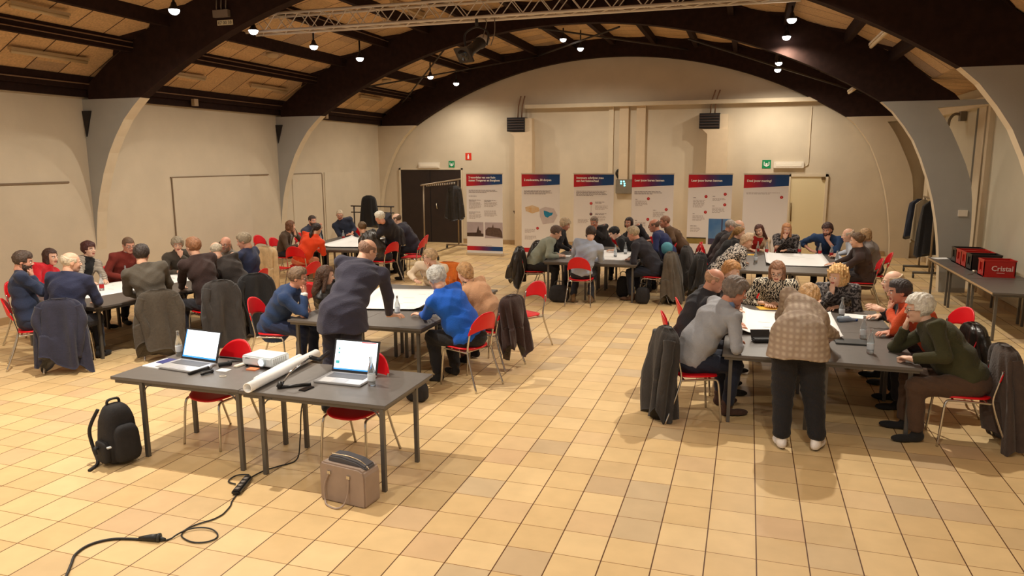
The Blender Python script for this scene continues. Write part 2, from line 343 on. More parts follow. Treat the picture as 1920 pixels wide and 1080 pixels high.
# emergency exit lights, signs
WH = mat('white_plastic', srgb(236, 226, 208), .45)
def exit_light(x, z, wd, lab):
    t = thing('emergency_light', lab, 'emergency light', (x, YB, z), group='emergency lights above the doors')
    MB().b2((-wd/2, -.09, -.09), (wd/2, 0, .09)).build('housing', WH, t, bevel=.01)
    MB().b2((-wd/2+.06, -.1, -.045), (wd/2-.06, -.088, .045)).build('diffuser', mat('milky_diffuser', srgb(250, 240, 220), .3), t)
    return t
exit_light(-9.73, 2.46, .72, 'white emergency light box above the dark double door')
e = exit_light(1.04, 2.45, .78, 'white emergency light box above the cream door')
MB().tube(bez([(.35, -.02, -.05), (.48, -.02, 0), (.5, -.02, .2), (.5, -.02, 1.55)]), .012, 6).build('cable', EDGEM, e)
GRN = mat('sign_green', srgb(0, 140, 84), .5); SW = mat('sign_white', srgb(240, 240, 235), .5)
for x, z, s, lab in ((-8.97, 2.49, .2, 'left'), (.46, 2.47, .23, 'right')):
    t = thing('exit_sign', 'green square exit sign with a white symbol, '+lab+' one on the back wall', 'sign', (x, YB, z), group='green exit signs')
    MB().b2((-s/2, -.012, -s/2), (s/2, 0, s/2)).build('sign_plate', GRN, t)
    g = MB(); k = s*.32
    g.prism([(-k, k*.9), (-k, -k*.4), (0, -k), (k, -k*.4), (k, k*.9), (k*.7, k*.9), (k*.7, -k*.2), (.35*k, -.45*k), (.35*k, .35*k), (-.35*k, .35*k), (-.35*k, -.45*k), (-k*.7, -k*.2), (-k*.7, k*.9)], 'Y', -.016, -.012)
    g.build('symbol', SW, t)
t = thing('extinguisher_sign', 'red square sign with a white fire extinguisher symbol on the back wall', 'sign', (-8.4, YB, 2.73))
MB().b2((-.1, -.012, -.11), (.1, 0, .11)).build('sign_plate', mat('sign_red', srgb(216, 50, 24), .5), t)
MB().prism([(-.025, -.075), (.025, -.075), (.025, .02), (.01, .045), (.01, .07), (-.01, .07), (-.01, .045), (-.025, .02)], 'Y', -.016, -.012).build('symbol', SW, t)
# switch box with turquoise lamps, wall phone
t = thing('switch_panel', 'grey switch box with small turquoise lamps on the back wall', 'switch box', (-3.5, YB, 1.82))
MB().b2((-.22, -.13, -.2), (.25, 0, .22)).build('housing', mat('grey_box', srgb(126, 116, 100), .5, var=.1), t, bevel=.01)
g = MB()
for i, (x, z) in enumerate([(-.06, .16), (.02, .16), (-.06, .1), (.04, .1), (.04, .04)]): g.b2((x-.022, -.137, z-.018), (x+.022, -.13, z+.018))
g.build('indicator_lamps', mat('turquoise_lamp', (.1, .6, .7), .4, emit=(.25, .95, 1), es=3), t)
t = MB().tube(bez([(-3.66, YB-.03, 2.08), (-3.72, YB-.05, 2.2), (-3.68, YB-.05, 2.3), (-3.58, YB-.05, 2.3), (-3.55, YB-.05, 2.18), (-3.6, YB-.03, 2.06)]), .03, 8).build('wall_phone', mat('black_plastic', (.012, .011, .011), .35))
tag(t, 'black handset hanging on the back wall above the switch box', 'phone')
o = MB().prism([(-6.9, 1.06), (-6.55, 1.06), (-6.55, .85), (-6.8, .85)], 'Y', YB-.12, YB).build('wall_bracket', mat('brown_box', srgb(70, 46, 26), .6)); tag(o, 'small dark brown tapered box on the back wall beside the second banner', 'box')
o = MB().b2((3.9, Y2-.03, 1.5), (4.06, Y2, 1.62)).build('wall_switch', WH); tag(o, 'small white switch on the grey concrete foot above the crates', 'switch')
o = MB().tube(bez([(4.38, 18.4, 3.5), (4.2, 18.4, 3.55), (4.1, 18.4, 3.45), (4.08, 18.4, 3.3)]), .03, 8).b2((4.28, 18.3, 3.4), (4.39, 18.5, 3.62)).build('wall_lamp_arm', mat('grey_box', (.2, .2, .2))); tag(o, 'grey hooked bracket high on the right wall behind the concrete foot', 'bracket')
# ---- ceiling lamps: halogen spots hanging from the purlins
BULB = mat('glowing_bulb', (1, .95, .85), .3, emit=(1, .93, .9), es=16)
LB = mat('black_lamp_metal', srgb(30, 24, 22), .4, .4)
SPOTS = []
def halogen(x, y, z, ztop, lab, tgt=None, power=1):
    t = thing('ceiling_spotlight', lab, 'spotlight', (x, y, z), group='halogen spotlights on the roof timbers')
    MB().tube([(0, 0, .1), (0, 0, ztop-z)], .018, 6).build('stem', LB, t)
    MB().lathe((0, 0, 0), [(.02, .12), (.035, .1), (.05, .05), (.085, .012), (.088, 0), (.08, 0), (.045, .04), (.02, .06)], 14).build('lamp_head', LB, t)
    MB().lathe((0, 0, -.002), [(.001, -.07), (.035, -.064), (.066, -.04), (.08, -.005), (.076, .006), (.06, .03), (.001, .04)], 16).build('bulb', BULB, t)
    SPOTS.append((x, y, z-.1, power, tgt))
names = ['nearest', 'second', 'third', 'fourth', 'fifth', 'farthest']
for i, (y, pw) in enumerate(((9.4, 1), (11.26, 1), (13.13, 1), (14.95, 1), (18.75, 1), (20.6, 1))):
    halogen(-8.27, y, 4.83, 5.2, names[i]+' lit spotlight of the left row under the roof')
for i, (y, z) in enumerate(((14.1, 4.98), (16.0, 4.98), (20.0, 4.96), (20.55, 4.86))):
    halogen(.58, y, z, 5.2, ['nearest', 'second', 'third', 'farthest'][i]+' lit spotlight of the right row under the roof')
for i, (x, y, z) in enumerate(((-4.65, 18.9, 5.63), (-4.3, 19.35, 5.45))):
    halogen(x, y, z, 5.9, ['left', 'right'][i]+' lit spotlight of the middle pair near the far arch')
# fluorescent battens and small ceiling boxes, all switched off
TUBE = mat('cream_batten', srgb(186, 160, 122), .5)
def batten(x, y0, y1, z, lab, rz=0):
    t = thing('fluorescent_light', lab, 'ceiling light', (x, (y0+y1)/2, z), rz, 'unlit fluorescent lights')
    L = y1-y0
    MB().b2((-.04, -L/2, .02), (.04, L/2, .06)).build('housing', TUBE, t)
    MB().tube([(0, -L/2+.02, 0), (0, L/2-.02, 0)], .032, 8).build('tube_cover', mat('cream_cover', srgb(196, 170, 130), .4), t)
zr = lambda x: float(np.interp(x-XC, [r[0] for r in ROOF], [r[1] for r in ROOF]))
batten(-10.75, 8.7, 10.1, zr(-10.75)-.1, 'unlit fluorescent light in the near left bay above the wall')
batten(-9.8, 8.0, 8.95, zr(-9.8)-.12, 'unlit fluorescent light cut by the top left frame edge')
batten(-10.75, 11.7, 12.95, zr(-10.75)-.1, 'unlit fluorescent light just behind the left arch')
batten(-10.75, 14.4, 15.8, zr(-10.75)-.1, 'unlit fluorescent light left before the middle arch')
batten(-10.75, 16.9, 17.9, zr(-10.75)-.1, 'unlit fluorescent light left behind the middle arch')
batten(-10.55, 19.0, 20.3, zr(-10.55)-.1, 'unlit fluorescent light beside the far arch on the left')
batten(-6.8, 13.6, 15.2, zr(-6.8)-.1, 'unlit fluorescent light above the aluminium truss')
batten(-5.0, 17.3, 18.4, zr(-5.0)-.12, 'unlit fluorescent light behind the stage lantern')
batten(-1.9, 13.2, 14.6, zr(-1.9)-.16, 'unlit fluorescent light high right of the truss')
batten(1.9, 12.6, 14.4, 4.5, 'unlit fluorescent light low on the right roof slope')
batten(2.15, 18.0, 19.3, 4.13, 'unlit fluorescent light on the right before the far arch')
for x, y, lab in ((-9.42, 13.4, 'oval cream bulkhead light in the left bay'), (-9.45, 18.5, 'oval cream bulkhead light left behind the middle arch'), (1.55, 12.7, 'oval cream bulkhead light on the right roof slope')):
    z = zr(x)-.28
    o = MB().lathe((x, y, z), [(.005, -.05), (.09, -.04), (.13, 0), (.13, .05), (.005, .06)], 12).build('bulkhead_light', TUBE); o.scale = (1, 1, 1); tag(o, lab, 'ceiling light', 'bulkhead lights')
for y, lab in ((11.2, 'nearest'), (13.1, 'second'), (18.2, 'third')):
    o = MB().b2((XL+.18, y-.06, 3.76), (XL+.26, y+.06, 3.9)).build('junction_box', mat('beige_box', srgb(176, 152, 120), .6)); tag(o, lab+' small beige junction box on the left wall plate', 'box', 'junction boxes')
for Y, lab in ((Y1, 'near'), (Y2, 'far')):
    o = MB().prism([(XL+.0, 3.5), (XL+.2, 3.5), (XL+.05, 3.05)], 'Y', Y-.03, Y-.001).build('wedge_bracket', VENTM); tag(o, 'small black wedge bracket at the top of the '+lab+' left concrete foot', 'bracket', 'wedge brackets')
# terminal box and number plate on the near arch
t = thing('terminal_box', 'grey cable terminal box fixed to the face of the near arch', 'box', (-8.27, Y1, 4.95))
MB().b2((-.15, -.07, -.04), (.14, 0, .07)).build('box_body', mat('grey_box2', srgb(120, 108, 96), .6), t)
g = MB()
for x in (-.09, 0, .09): g.tube([(x, -.04, .06), (x, -.04, .13), (x+.02, -.04, .3)], .01, 6)
g.build('cable_glands', mat('grey_box2', (.2, .2, .2)), t)
pl = thing('number_plate', 'small cream plate with black digits under the terminal box', 'sign', (-8.24, Y1, 4.83))
MB().b2((-.15, -.008, -.04), (.15, 0, .04)).build('plate', mat('cream_plate', srgb(206, 194, 160), .6), pl)
text_mesh('digits', '07 00 30', .075, Matrix.Translation((-.135, -.01, -.027)) @ Matrix.Rotation(PI/2, 4, 'X'), mat('ink_black', (.01, .01, .01), .6), pl)
# ---- aluminium lighting truss with a profile lantern
ALU = mat('aluminium', srgb(222, 210, 196), .4, .15)
TY, TZ = 11.7, 4.89
t = thing('lighting_truss', 'horizontal aluminium box truss hanging under the roof', 'truss', (0, TY, TZ))
cz = {(0, 0): 'chord', (1, 0): 'chord', (0, 1): 'chord', (1, 1): 'chord'}
for (a, b_) in cz: MB().tube([(-8.75+.3*b_, a*.29, b_*.29), (.6, a*.29, b_*.29)], .025, 10).build('chord', ALU, t)
g = MB(); x = -8.6; k = 0
while x < .4:
    for a in (0, 1):
        g.tube([(x, a*.29, 0 if k % 2 else .29), (x+.24, a*.29, .29 if k % 2 else 0)], .009, 6, cap=False)
    for b_ in (0, 1): g.tube([(x, 0 if k % 2 else .29, b_*.29), (x+.24, .29 if k % 2 else 0, b_*.29)], .009, 6, cap=False)
    x += .24; k += 1
g.build('lattice', ALU, t); 
t = thing('stage_lantern', 'black profile stage lantern hanging under the aluminium truss', 'stage light', (-4.33, TY-.02, 4.44)); t.scale = (1.15, 1.15, 1.0)
BM = mat('black_lantern_metal', srgb(52, 47, 45), .4, .3)
Mx = Matrix.Rotation(math.radians(38), 3, 'X') @ Matrix.Rotation(0, 3, 'Z')
ax = Vector((-.25, -.72, -.5)).normalized(); q = ax.to_track_quat('Z', 'Y').to_matrix()
MB().lathe((0, 0, 0), [(.001, -.28), (.07, -.27), (.095, -.22), (.095, -.1), (.1, -.09), (.08, -.07), (.08, .2), (.1, .22), (.1, .3), (.075, .3), (.07, .24), (.001, .235)], 18, M=q).build('barrel', BM, t)
MB().lathe((0, 0, 0), [(.06, -.262), (.097, -.222), (.097, -.12), (.06, -.12)], 18, M=q).build('lamp_housing', mat('grey_aluminium', srgb(196, 186, 172), .4, .2), t)
MB().box(tuple(ax*.32), (.25, .25, .03), M=q).build('colour_frame', BM, t)
MB().lathe(tuple(ax*.335), [(.001, 0), (.09, 0), (.09, .004), (.001, .004)], 18, M=q).build('lens', mat('dark_lens', (.008, .008, .01), .1), t)
MB().tube(bez([(-.16, 0, 0), (-.17, .02, .2), (0, .03, .3), (.17, .02, .2), (.16, 0, 0)]), .014, 6).tube([(0, .03, .3), (0, .03, .44)], .022, 6).build('yoke', BM, t)
MB().tube(bez([(.08, .05, .12), (.14, .05, .35), (.1, .05, .45)]), .008, 5).tube(bez([(.2, .05, .0), (.26, .05, .2), (.25, .08, .44)]), .008, 5).build('cable', mat('grey_box2', (.2, .2, .2)), t)
# ---- lights: the lamps themselves, plus unseen fixtureless ones added to brighten the near half, mostly in these rows
for x, z, rows in ((-8.27, 4.83, ((7.4, .7), (3.4, 1.2), (1.2, 1.0))), (.58, 4.98, ((12.2, 1.0), (9.9, 3.9), (3.4, 1.2), (1.0, 1.6))), (-4.2, 5.5, ((8.6, .6), (2.6, 1.4), (.4, 1.0))), (-5.9, 5.4, ((6.0, 6.0),))):
    for y, pw in rows: SPOTS.append((x, y, z, pw, None))
for i, (x, y, z, pw, tg) in enumerate(SPOTS):
    kelvin_spot('spotlight_beam', (x, y, z-.03), tg or (x, y-.3, 0), P_SPOT*pw, 168 if pw < 1.7 else 122, .8, .05)
# ================================================================== FURNITURE AND THINGS
LAM = mat('dark_grey_laminate', srgb(98, 92, 87), .42, var=.06, vs=14)
TLEG = mat('grey_table_steel', srgb(96, 92, 87), .4, .3)
TT = .72
def make_table(lx, ly, legs):
    t = thing('folding_table', 'x', 'table', (0, 0, 0))
    MB().b2((-lx/2, -ly/2, TT-.028), (lx/2, ly/2, TT)).build('tabletop', LAM, t, bevel=.003)
    MB().b2((-lx/2+.04, -ly/2+.02, TT-.06), (lx/2-.04, -ly/2+.045, TT-.028)).b2((-lx/2+.04, ly/2-.045, TT-.06), (lx/2-.04, ly/2-.02, TT-.028)).b2((-lx/2+.03, -ly/2+.02, TT-.06), (-lx/2+.055, ly/2-.02, TT-.028)).b2((lx/2-.055, -ly/2+.02, TT-.06), (lx/2-.03, ly/2-.02, TT-.028)).build('apron', TLEG, t)
    for x, y in legs:
        f = MB(); f.b2((x-.017, y-.017, 0), (x+.017, y+.017, TT-.03))
        sx = 1 if x < 0 else -1
        f.tube(bez([(x, y, TT-.14), (x+sx*.05, y, TT-.07), (x+sx*.1, y, TT-.05)], 4), .006, 5)
        f.build('leg', TLEG, t)
    return t
def table_copy(src, x, y, rz, lab, grp): return dup(src, (x, y, 0), rz, lab, grp)
desk = make_table(1.36, .92, [(-.35, -.44), (.66, -.44), (-.35, .17), (.66, .17)])
desk.location = (-4.65, 5.37, 0); desk['label'] = 'dark folding table carrying the projector, left half of the front desk'; desk['group'] = 'front desk tables'
dk2 = dup(desk, (-3.285, 5.36, 0), 0, 'dark folding table carrying the right laptop, right half of the front desk')
for ch, x, y in zip([c for c in dk2.children if c.name.startswith('leg')], (-.47, .64, -.47, .64), (0, 0, 0, 0)): pass
for k, ch in enumerate([c for c in dk2.children if c.name.startswith('leg')]):
    ch.location = ((-.12, -.02, -.12, -.02)[k], 0, 0)
gt = make_table(1.35, .88, [(-.58, -.36), (.58, -.36), (-.58, .36), (.58, .36)])
GR = dict(TRF=(.72, 8.62, 0, 'front right'), TRB=(.75, 14.45, 0, 'back right'), TMB=(-2.74, 14.6, 0, 'middle back'),
          TBL=(-8.72, 15.1, 8, 'back left'), TL=(-8.7, 8.78, -10, 'front left'), TM=(-4.33, 8.75, 0, 'middle'))
first = True
for k, (cx, cy, a, nm) in GR.items():
    a = math.radians(a)
    for i, (dx, dy, w_) in enumerate(((-.44, -.675, 'near left'), (.44, -.675, 'near right'), (-.44, .675, 'far left'), (.44, .675, 'far right'))):
        x = cx+dx*math.cos(a)-dy*math.sin(a); y = cy+dx*math.sin(a)+dy*math.cos(a)
        lab = 'dark folding table, %s quarter of the %s tables' % (w_, nm)
        if first: gt.location = (x, y, 0); gt.rotation_euler = (0, 0, a+PI/2); gt['label'] = lab; gt['group'] = 'meeting tables'; first = False
        else: dup(gt, (x, y, 0), a+PI/2, lab, 'meeting tables')
for i, y in enumerate((12.53, 13.89, 15.25)):
    tb = dup(gt, (3.83, y, 0), PI/2, 'dark folding table along the right wall, '+('nearest, with the front red crate', 'middle one under the other crates', 'farthest, with the papers')[i], 'tables along the right wall')
# ---- papers
for o in [o for o in COL.objects if o.get('group') == 'tables along the right wall']:
    MB().b2((-.675, .44, TT-.03), (.675, .446, TT-.001)).build('edge_band', mat('beige_edge_band', srgb(178, 150, 112), .5), o)
PAP = mat('white_paper', srgb(252, 252, 250), .6); PAP2 = mat('cream_paper_sheet', srgb(236, 226, 204), .6)
YEL = mat('yellow_paper', srgb(240, 190, 70), .6)
def sheet(name, c, dx, dy, rz, m, lab, cat='paper', z=TT, th=.003, lines=0, grp=None, curl=0):
    n = 14; V = []; F = []
    for j in range(n+1):
        for i in range(n+1):
            u, v = i/n-.5, j/n-.5
            zz = curl*(max(0, abs(u)-.32)**2*4+max(0, abs(v)-.38)**2*3)+.0015*math.sin(9*u+3)*math.cos(7*v)*(1 if curl else 0)+(.0015 if curl else 0)
            V.append((u*dx, v*dy, zz+th))
    k = len(V); V += [(x, y, zz-th) for x, y, zz in V]
    q = lambda i, j: j*(n+1)+i
    for j in range(n):
        for i in range(n):
            F.append((q(i, j), q(i+1, j), q(i+1, j+1), q(i, j+1))); F.append((q(i, j)+k, q(i, j+1)+k, q(i+1, j+1)+k, q(i+1, j)+k))
    for i in range(n):
        F += [(q(i, 0), q(i, 0)+k, q(i+1, 0)+k, q(i+1, 0)), (q(i, n), q(i+1, n), q(i+1, n)+k, q(i, n)+k), (q(0, i), q(0, i+1), q(0, i+1)+k, q(0, i)+k), (q(n, i), q(n, i)+k, q(n, i+1)+k, q(n, i+1))]
    o = mk(name, V, F, m, smooth=True, loc=(c[0], c[1], z)); o.rotation_euler = (0, 0, math.radians(rz))
    tag(o, lab, cat, grp)
    if lines:
        g = MB(); r = random.Random(int(abs(c[0]*100)))
        for _ in range(lines):
            x, y = r.uniform(-.36, .36)*dx, r.uniform(-.4, .4)*dy; L = r.uniform(.05, .2)*dx
            g.b2((x-L/2, y-.004, th+.0035), (x+L/2, y+.004, th+.0042))
        p = g.build('drawn_lines', mat('pencil_grey', srgb(190, 196, 190), .7), o); p['kind'] = 'stuff'
    return o
sheet('map_sheet', (.52, 8.84), 1.02, 1.32, 0, PAP, 'large white map sheet on the tables of the front right group', lines=14, curl=.3)
sheet('map_sheet', (.92, 14.75), 1.08, 1.8, 0, PAP, 'large white map sheet on the tables of the back right group', lines=6, curl=.3)
sheet('map_sheet', (-2.62, 14.55), .9, 1.5, 0, PAP, 'large white map sheet on the tables of the middle back group', lines=6)
sheet('map_sheet', (-8.6, 15.1), .95, 1.9, 10, PAP, 'large white map sheet on the tables of the back left group', lines=6, curl=.5)
sheet('map_sheet', (-9.1, 8.55), .95, 1.35, -10, PAP, 'large white map sheet near the red labelled bottles of the front left group', lines=6)
sheet('map_sheet', (-8.85, 9.65), .8, .7, -14, PAP, 'white map sheet with dark drawings at the far end of the front left tables', lines=10)
sheet('map_sheet', (-4.45, 8.95), .95, 1.45, 12, PAP, 'large white map sheet curling up on the tables of the middle group', lines=10, curl=.5)
sheet('yellow_envelope', (.33, 9.78), .28, .2, 15, YEL, 'yellow envelope beside the large map sheet of the front right group')
sheet('yellow_envelope', (.1, 15.35), .3, .22, 5, YEL, 'yellow envelope in front of the woman with the red top')
sheet('yellow_envelope', (-9.15, 14.3), .34, .24, 10, YEL, 'yellow envelope lying in front of the woman in the brown cardigan')
sheet('note_sheet', (-9.3, 13.95), .26, .22, 20, PAP, 'small white sheet at the near left corner of the back left tables')
sheet('note_sheet', (1.33, 9.55), .3, .24, -10, PAP, 'small white sheet beside the blue capped bottle on the front right tables')
sheet('note_sheet', (-3.45, 14.15), .3, .22, 5, PAP, 'white sheet beside the man in the light blue shirt')
sheet('note_sheet', (3.6, 15.75), .3, .22, 20, PAP, 'white sheet lying at the far end of the table along the right wall')
sheet('dark_folder', (3.85, 15.7), .3, .24, 0, mat('black_folder', (.02, .02, .022), .5), 'black folder at the far end of the table along the right wall', 'folder', th=.008)
# ---- bottles
GLS = mat('clear_glass', (.93, .96, .97), .04, trans=.92); LBW = mat('white_label', srgb(222, 230, 238), .5); LBR = mat('red_label', srgb(176, 24, 30), .4); CAPM = mat('blue_cap', srgb(40, 70, 130), .4)
WATER = mat('grey_glass', srgb(214, 220, 222), .08, trans=.75)
def make_bottle(lbl, fill=None):
    t = thing('glass_bottle', 'x', 'bottle')
    pr = [(.001, 0), (.03, 0), (.033, .006), (.033, .11), (.03, .135), (.018, .175), (.013, .2), (.0125, .235), (.0145, .237), (.0145, .245), (.001, .246)]
    MB().lathe((0, 0, 0), pr, 16).build('bottle_glass', WATER, t)
    MB().lathe((0, 0, 0), [(.0335, .04), (.0342, .045), (.0342, .095), (.0335, .1)], 16).build('bottle_label', lbl, t)
    if fill: MB().lathe((0, 0, 0), [(.001, .246), (.0155, .23), (.0155, .25), (.001, .252)], 12).build('bottle_cap', fill, t)
    return t
bw, br = make_bottle(LBW), make_bottle(LBR)
used = {}
def bottle(kind, x, y, lab, grp='glass bottles on the tables', s=1.0):
    src = bw if kind == 'w' else br
    if kind not in used: used[kind] = 1; src.location = (x, y, TT+.001); src['label'] = lab; src['group'] = grp; o = src
    else: o = dup(src, (x, y, TT+.001), 0, lab, grp)
    o.scale = (s, s, s)
for k, x, y, lab in [('w', -5.26, 5.68, 'clear bottle standing behind the left laptop on the front desk'), ('w', -2.97, 5.36, 'clear bottle standing at the right edge of the right laptop'),
    ('w', -4.05, 8.02, 'slim clear bottle near the hands of the woman in the blue sweater'), ('w', -4.3, 9.9, 'clear bottle near the cream sweater woman'),
    ('r', -9.0, 7.85, 'nearest red labelled bottle on the front left tables'), ('r', -9.05, 8.35, 'second red labelled bottle on the front left tables'), ('r', -9.55, 7.75, 'red labelled bottle in front of the woman in the red jacket'),
    ('r', -9.45, 9.2, 'red labelled bottle near the man in the maroon sweater'), ('w', -8.15, 9.9, 'clear bottle at the far end of the front left tables'),
    ('w', 1.15, 9.45, 'clear bottle standing in front of the curly haired woman'), ('w', 1.24, 8.35, 'clear bottle behind the notepad of the front right group'), ('w', 1.22, 7.72, 'clear bottle at the near right corner of the front right tables'),
    ('r', .25, 15.6, 'left one of the two bottles in front of the woman with red top'), ('r', .42, 15.55, 'right one of the two bottles in front of the woman with red top'), ('w', .2, 14.2, 'clear bottle beside the woman in the patterned blouse at the back'),
    ('r', 1.05, 15.75, 'bottle in front of the blonde woman resting her chin'), ('r', 1.42, 15.6, 'bottle in front of the bearded man in the blue shirt'), ('r', 1.6, 15.3, 'bottle with dark drink right of the bearded man'), ('w', 1.6, 14.35, 'clear bottle beside the woman in the brown jacket'),
    ('w', -2.42, 14.25, 'left clear bottle in front of the man in the dark navy jacket'), ('w', -2.3, 14.75, 'right clear bottle in front of the black haired man'), ('w', -3.35, 14.6, 'clear bottle before the grey curly haired person'),
    ('r', -9.2, 15.5, 'red labelled bottle in front of the old man in the dark blue sweater'), ('w', -9.45, 14.9, 'clear bottle in front of the woman in the brown cardigan')]:
    bottle(k, x, y, lab)
o = MB().tube([(0, -.1, .034), (0, .03, .034), (0, .08, .02), (0, .12, .012)], [.034, .034, .016, .013], 14).build('water_bottle', mat('pale_plastic', srgb(176, 190, 206), .15, trans=.5)); o.location = (1.17, 9.2, TT); o.rotation_euler = (0, 0, -1.1)
tag(o, 'lying clear plastic bottle on the front right tables', 'bottle'); MB().tube([(0, .12, .014), (0, .145, .014)], .015, 12).build('bottle_cap', CAPM, o)
o = MB().b2((-.16, -.11, 0), (.16, .11, .018)).build('notepad', mat('dark_grey_cover', srgb(60, 62, 62), .4), bevel=.004); o.location = (1.1, 8.12, TT); tag(o, 'dark grey notepad on the front right tables near two bottles', 'notepad')
t = thing('spectacle_case', 'open black case left of the woman in the plaid jacket', 'case', (.22, 7.9, TT), .3)
MB().b2((-.1, -.06, 0), (.1, .06, .04)).build('case_bottom', mat('black_leather', (.012, .012, .013), .4), t, bevel=.01)
MB().box((0, .075, .07), (.2, .012, .09), M=Matrix.Rotation(-.5, 3, 'X')).build('case_lid', mat('black_leather', (0, 0, 0)), t)
# ---- laptops
LSIL = mat('silver_aluminium', srgb(202, 202, 204), .35, .6); KEY = mat('dark_keys', srgb(86, 86, 90), .5)
def laptop(x, y, rz, lab, scr, tilt, glow):
    t = thing('laptop', lab, 'laptop', (x, y, TT), rz); t.scale = (1.2, 1.2, 1.2)
    ba = MB().b2((-.19, -.125, .002), (.19, .125, .018)).build('base', LSIL, t, bevel=.004)
    MB().b2((-.15, -.01, .018), (.15, .095, .0195)).build('keyboard', KEY, ba)
    MB().b2((-.055, -.11, .018), (.055, -.03, .0188)).build('touchpad', mat('light_silver', srgb(190, 190, 195), .4, .5), ba)
    A = Matrix.Rotation(-tilt, 3, 'X'); B = Vector((0, .125, .016))
    li = MB().box(B+A @ Vector((0, .004, .125)), (.375, .008, .245), M=A).build('lid', mat('black_bezel', (.02, .02, .022), .4), t)
    s = MB().box(B+A @ Vector((0, -.0012, .128)), (.345, .002, .215), M=A).build('screen', scr, li)
    return t, A, B
SCR = mat('lit_screen_blue', (.7, .85, 1), .3, emit=(.93, .97, 1), es=1.25)
t, A, B = laptop(-4.9, 5.36, math.radians(-6), 'open silver laptop with lit white screen, left one on the front desk', SCR, .32, 1)
g = MB().box(B+A @ Vector((0, -.0024, .026)), (.345, .001, .012), M=A).box(B+A @ Vector((-.17, -.0024, .128)), (.008, .001, .215), M=A); g.build('screen_border', mat('screen_blue', (.03, .2, .6), .3, emit=(.05, .35, .9), es=1), t)
t, A, B = laptop(-3.26, 5.42, math.radians(0), 'open silver laptop with lit desktop screen, right one on the front desk', mat('lit_screen_white', (.8, .9, 1), .3, emit=(.85, .93, 1), es=1.15), .3, 1)
g = MB().box(B+A @ Vector((0, -.0024, .025)), (.345, .001, .01), M=A); g.build('task_bar', mat('screen_blue', (0, 0, 0)), t)
g = MB().box(B+A @ Vector((.1, -.0024, .231)), (.12, .001, .007), M=A); g.build('window_title', mat('screen_red', (.6, .1, .1), .3, emit=(.75, .2, .2), es=.8), t)
g = MB()
for k, z in enumerate((.175, .145)): g.box(B+A @ Vector((-.14, -.0024, z)), (.012, .001, .012), M=A)
g.box(B+A @ Vector((-.145, -.0024, .075)), (.03, .001, .022), M=A); g.build('desktop_icons', mat('screen_teal', (.05, .4, .4), .3, emit=(.1, .5, .5), es=.6), t)
# ---- projector
t = thing('projector', 'white projector with glowing lens in the middle of the front desk', 'projector', (-4.22, 5.62, TT), math.radians(-6)); t.scale = (.88, .88, .95)
MB().b2((-.2, -.13, .025), (.2, .15, .115)).build('housing', mat('projector_white', srgb(226, 232, 236), .4), t, bevel=.012)
MB().tube([(.08, -.13, .07), (.08, -.15, .07)], .045, 20).build('lens_ring', mat('ring_grey', srgb(200, 214, 222), .3), t)
MB().tube([(.08, -.149, .07), (.08, -.156, .07)], .032, 20).build('lens', mat('lens_glow', (.9, .96, 1), .2, emit=(.85, .95, 1), es=7), t)
g = MB()
for i in range(7): g.b2((.2005, -.1+i*.03, .045), (.202, -.085+i*.03, .1))
g.build('vent_grille', mat('vent_grey', srgb(170, 172, 172), .6), t)
for x, y in ((-.16, -.1), (.16, -.1), (0, .11)): MB().tube([(x, y, 0), (x, y, .026)], .014, 10).build('foot', mat('black_plastic', (0, 0, 0)), t)
text_mesh('lettering', 'EPSON', .02, Matrix.Translation((-.15, -.131, .085)) @ Matrix.Rotation(PI/2, 4, 'X'), mat('letter_grey', srgb(150, 156, 160), .6), t)
# ---- paper rolls across the desk
t = thing('paper_roll', 'long white rolled plan with hollow end lying across the front desk', 'paper roll', (0, 0, 0))
A0, A1 = Vector((-3.84, 4.86, TT+.044)), Vector((-3.9, 5.98, TT+.047))
d_ = (A1-A0).normalized(); g = MB(); n = 26; u = d_.cross(Vector((0, 0, 1))).normalized(); v = u.cross(d_)
V = []; L = 0
for P0, r in ((A0, .042), (A1, .042), (A1, .034), (A0, .034)):
    for k in range(n): a = 2*PI*k/n; V.append(P0+(u*math.cos(a)+v*math.sin(a))*r)
F = [(i*n+k, i*n+(k+1) % n, ((i+1) % 4)*n+(k+1) % n, ((i+1) % 4)*n+k) for i in range(4) for k in range(n)]
g.add(V, F, 0, True); o = g.build('rolled_sheet', PAP, t)
t2 = thing('paper_roll', 'white rolled plan half hidden behind the long roll on the front desk', 'paper roll', (0, 0, 0))
MB().tube([(-3.93, 5.1, TT+.034), (-4.0, 5.85, TT+.036)], .032, 20).build('rolled_sheet', PAP, t2)
# ---- tripod clamp stand, phone, mics, cards
t = thing('microphone_stand', 'dark folding table stand with chrome arm beside the paper roll', 'stand', (0, 0, 0))
g = MB().tube([(-3.66, 5.07, TT+.03), (-3.62, 5.15, TT+.12), (-3.62, 5.45, TT+.17)], .009, 8); g.build('arm', mat('chrome', srgb(200, 196, 190), .15, .95), t)
MB().tube([(-3.67, 5.04, TT+.012), (-3.46, 5.2, TT+.012)], .014, 8).tube([(-3.67, 5.04, TT+.012), (-3.75, 5.16, TT+.012)], .012, 8).tube([(-3.67, 5.04, TT+.01), (-3.66, 5.07, TT+.05)], .024, 10).build('foot', mat('black_plastic', (0, 0, 0)), t)
MB().tube([(-3.62, 5.45, TT+.17), (-3.6, 5.56, TT+.12), (-3.62, 5.75, TT+.14)], .02, 8).build('clamp', mat('black_plastic', (0, 0, 0)), t)
o = MB().b2((-.035, -.065, 0), (.035, .065, .009)).build('mobile_phone', mat('black_glass', (.01, .01, .012), .12), bevel=.004); o.location = (-3.44, 5.1, TT); o.rotation_euler = (0, 0, -.1); tag(o, 'black mobile phone lying on the front desk left of the right laptop', 'phone')
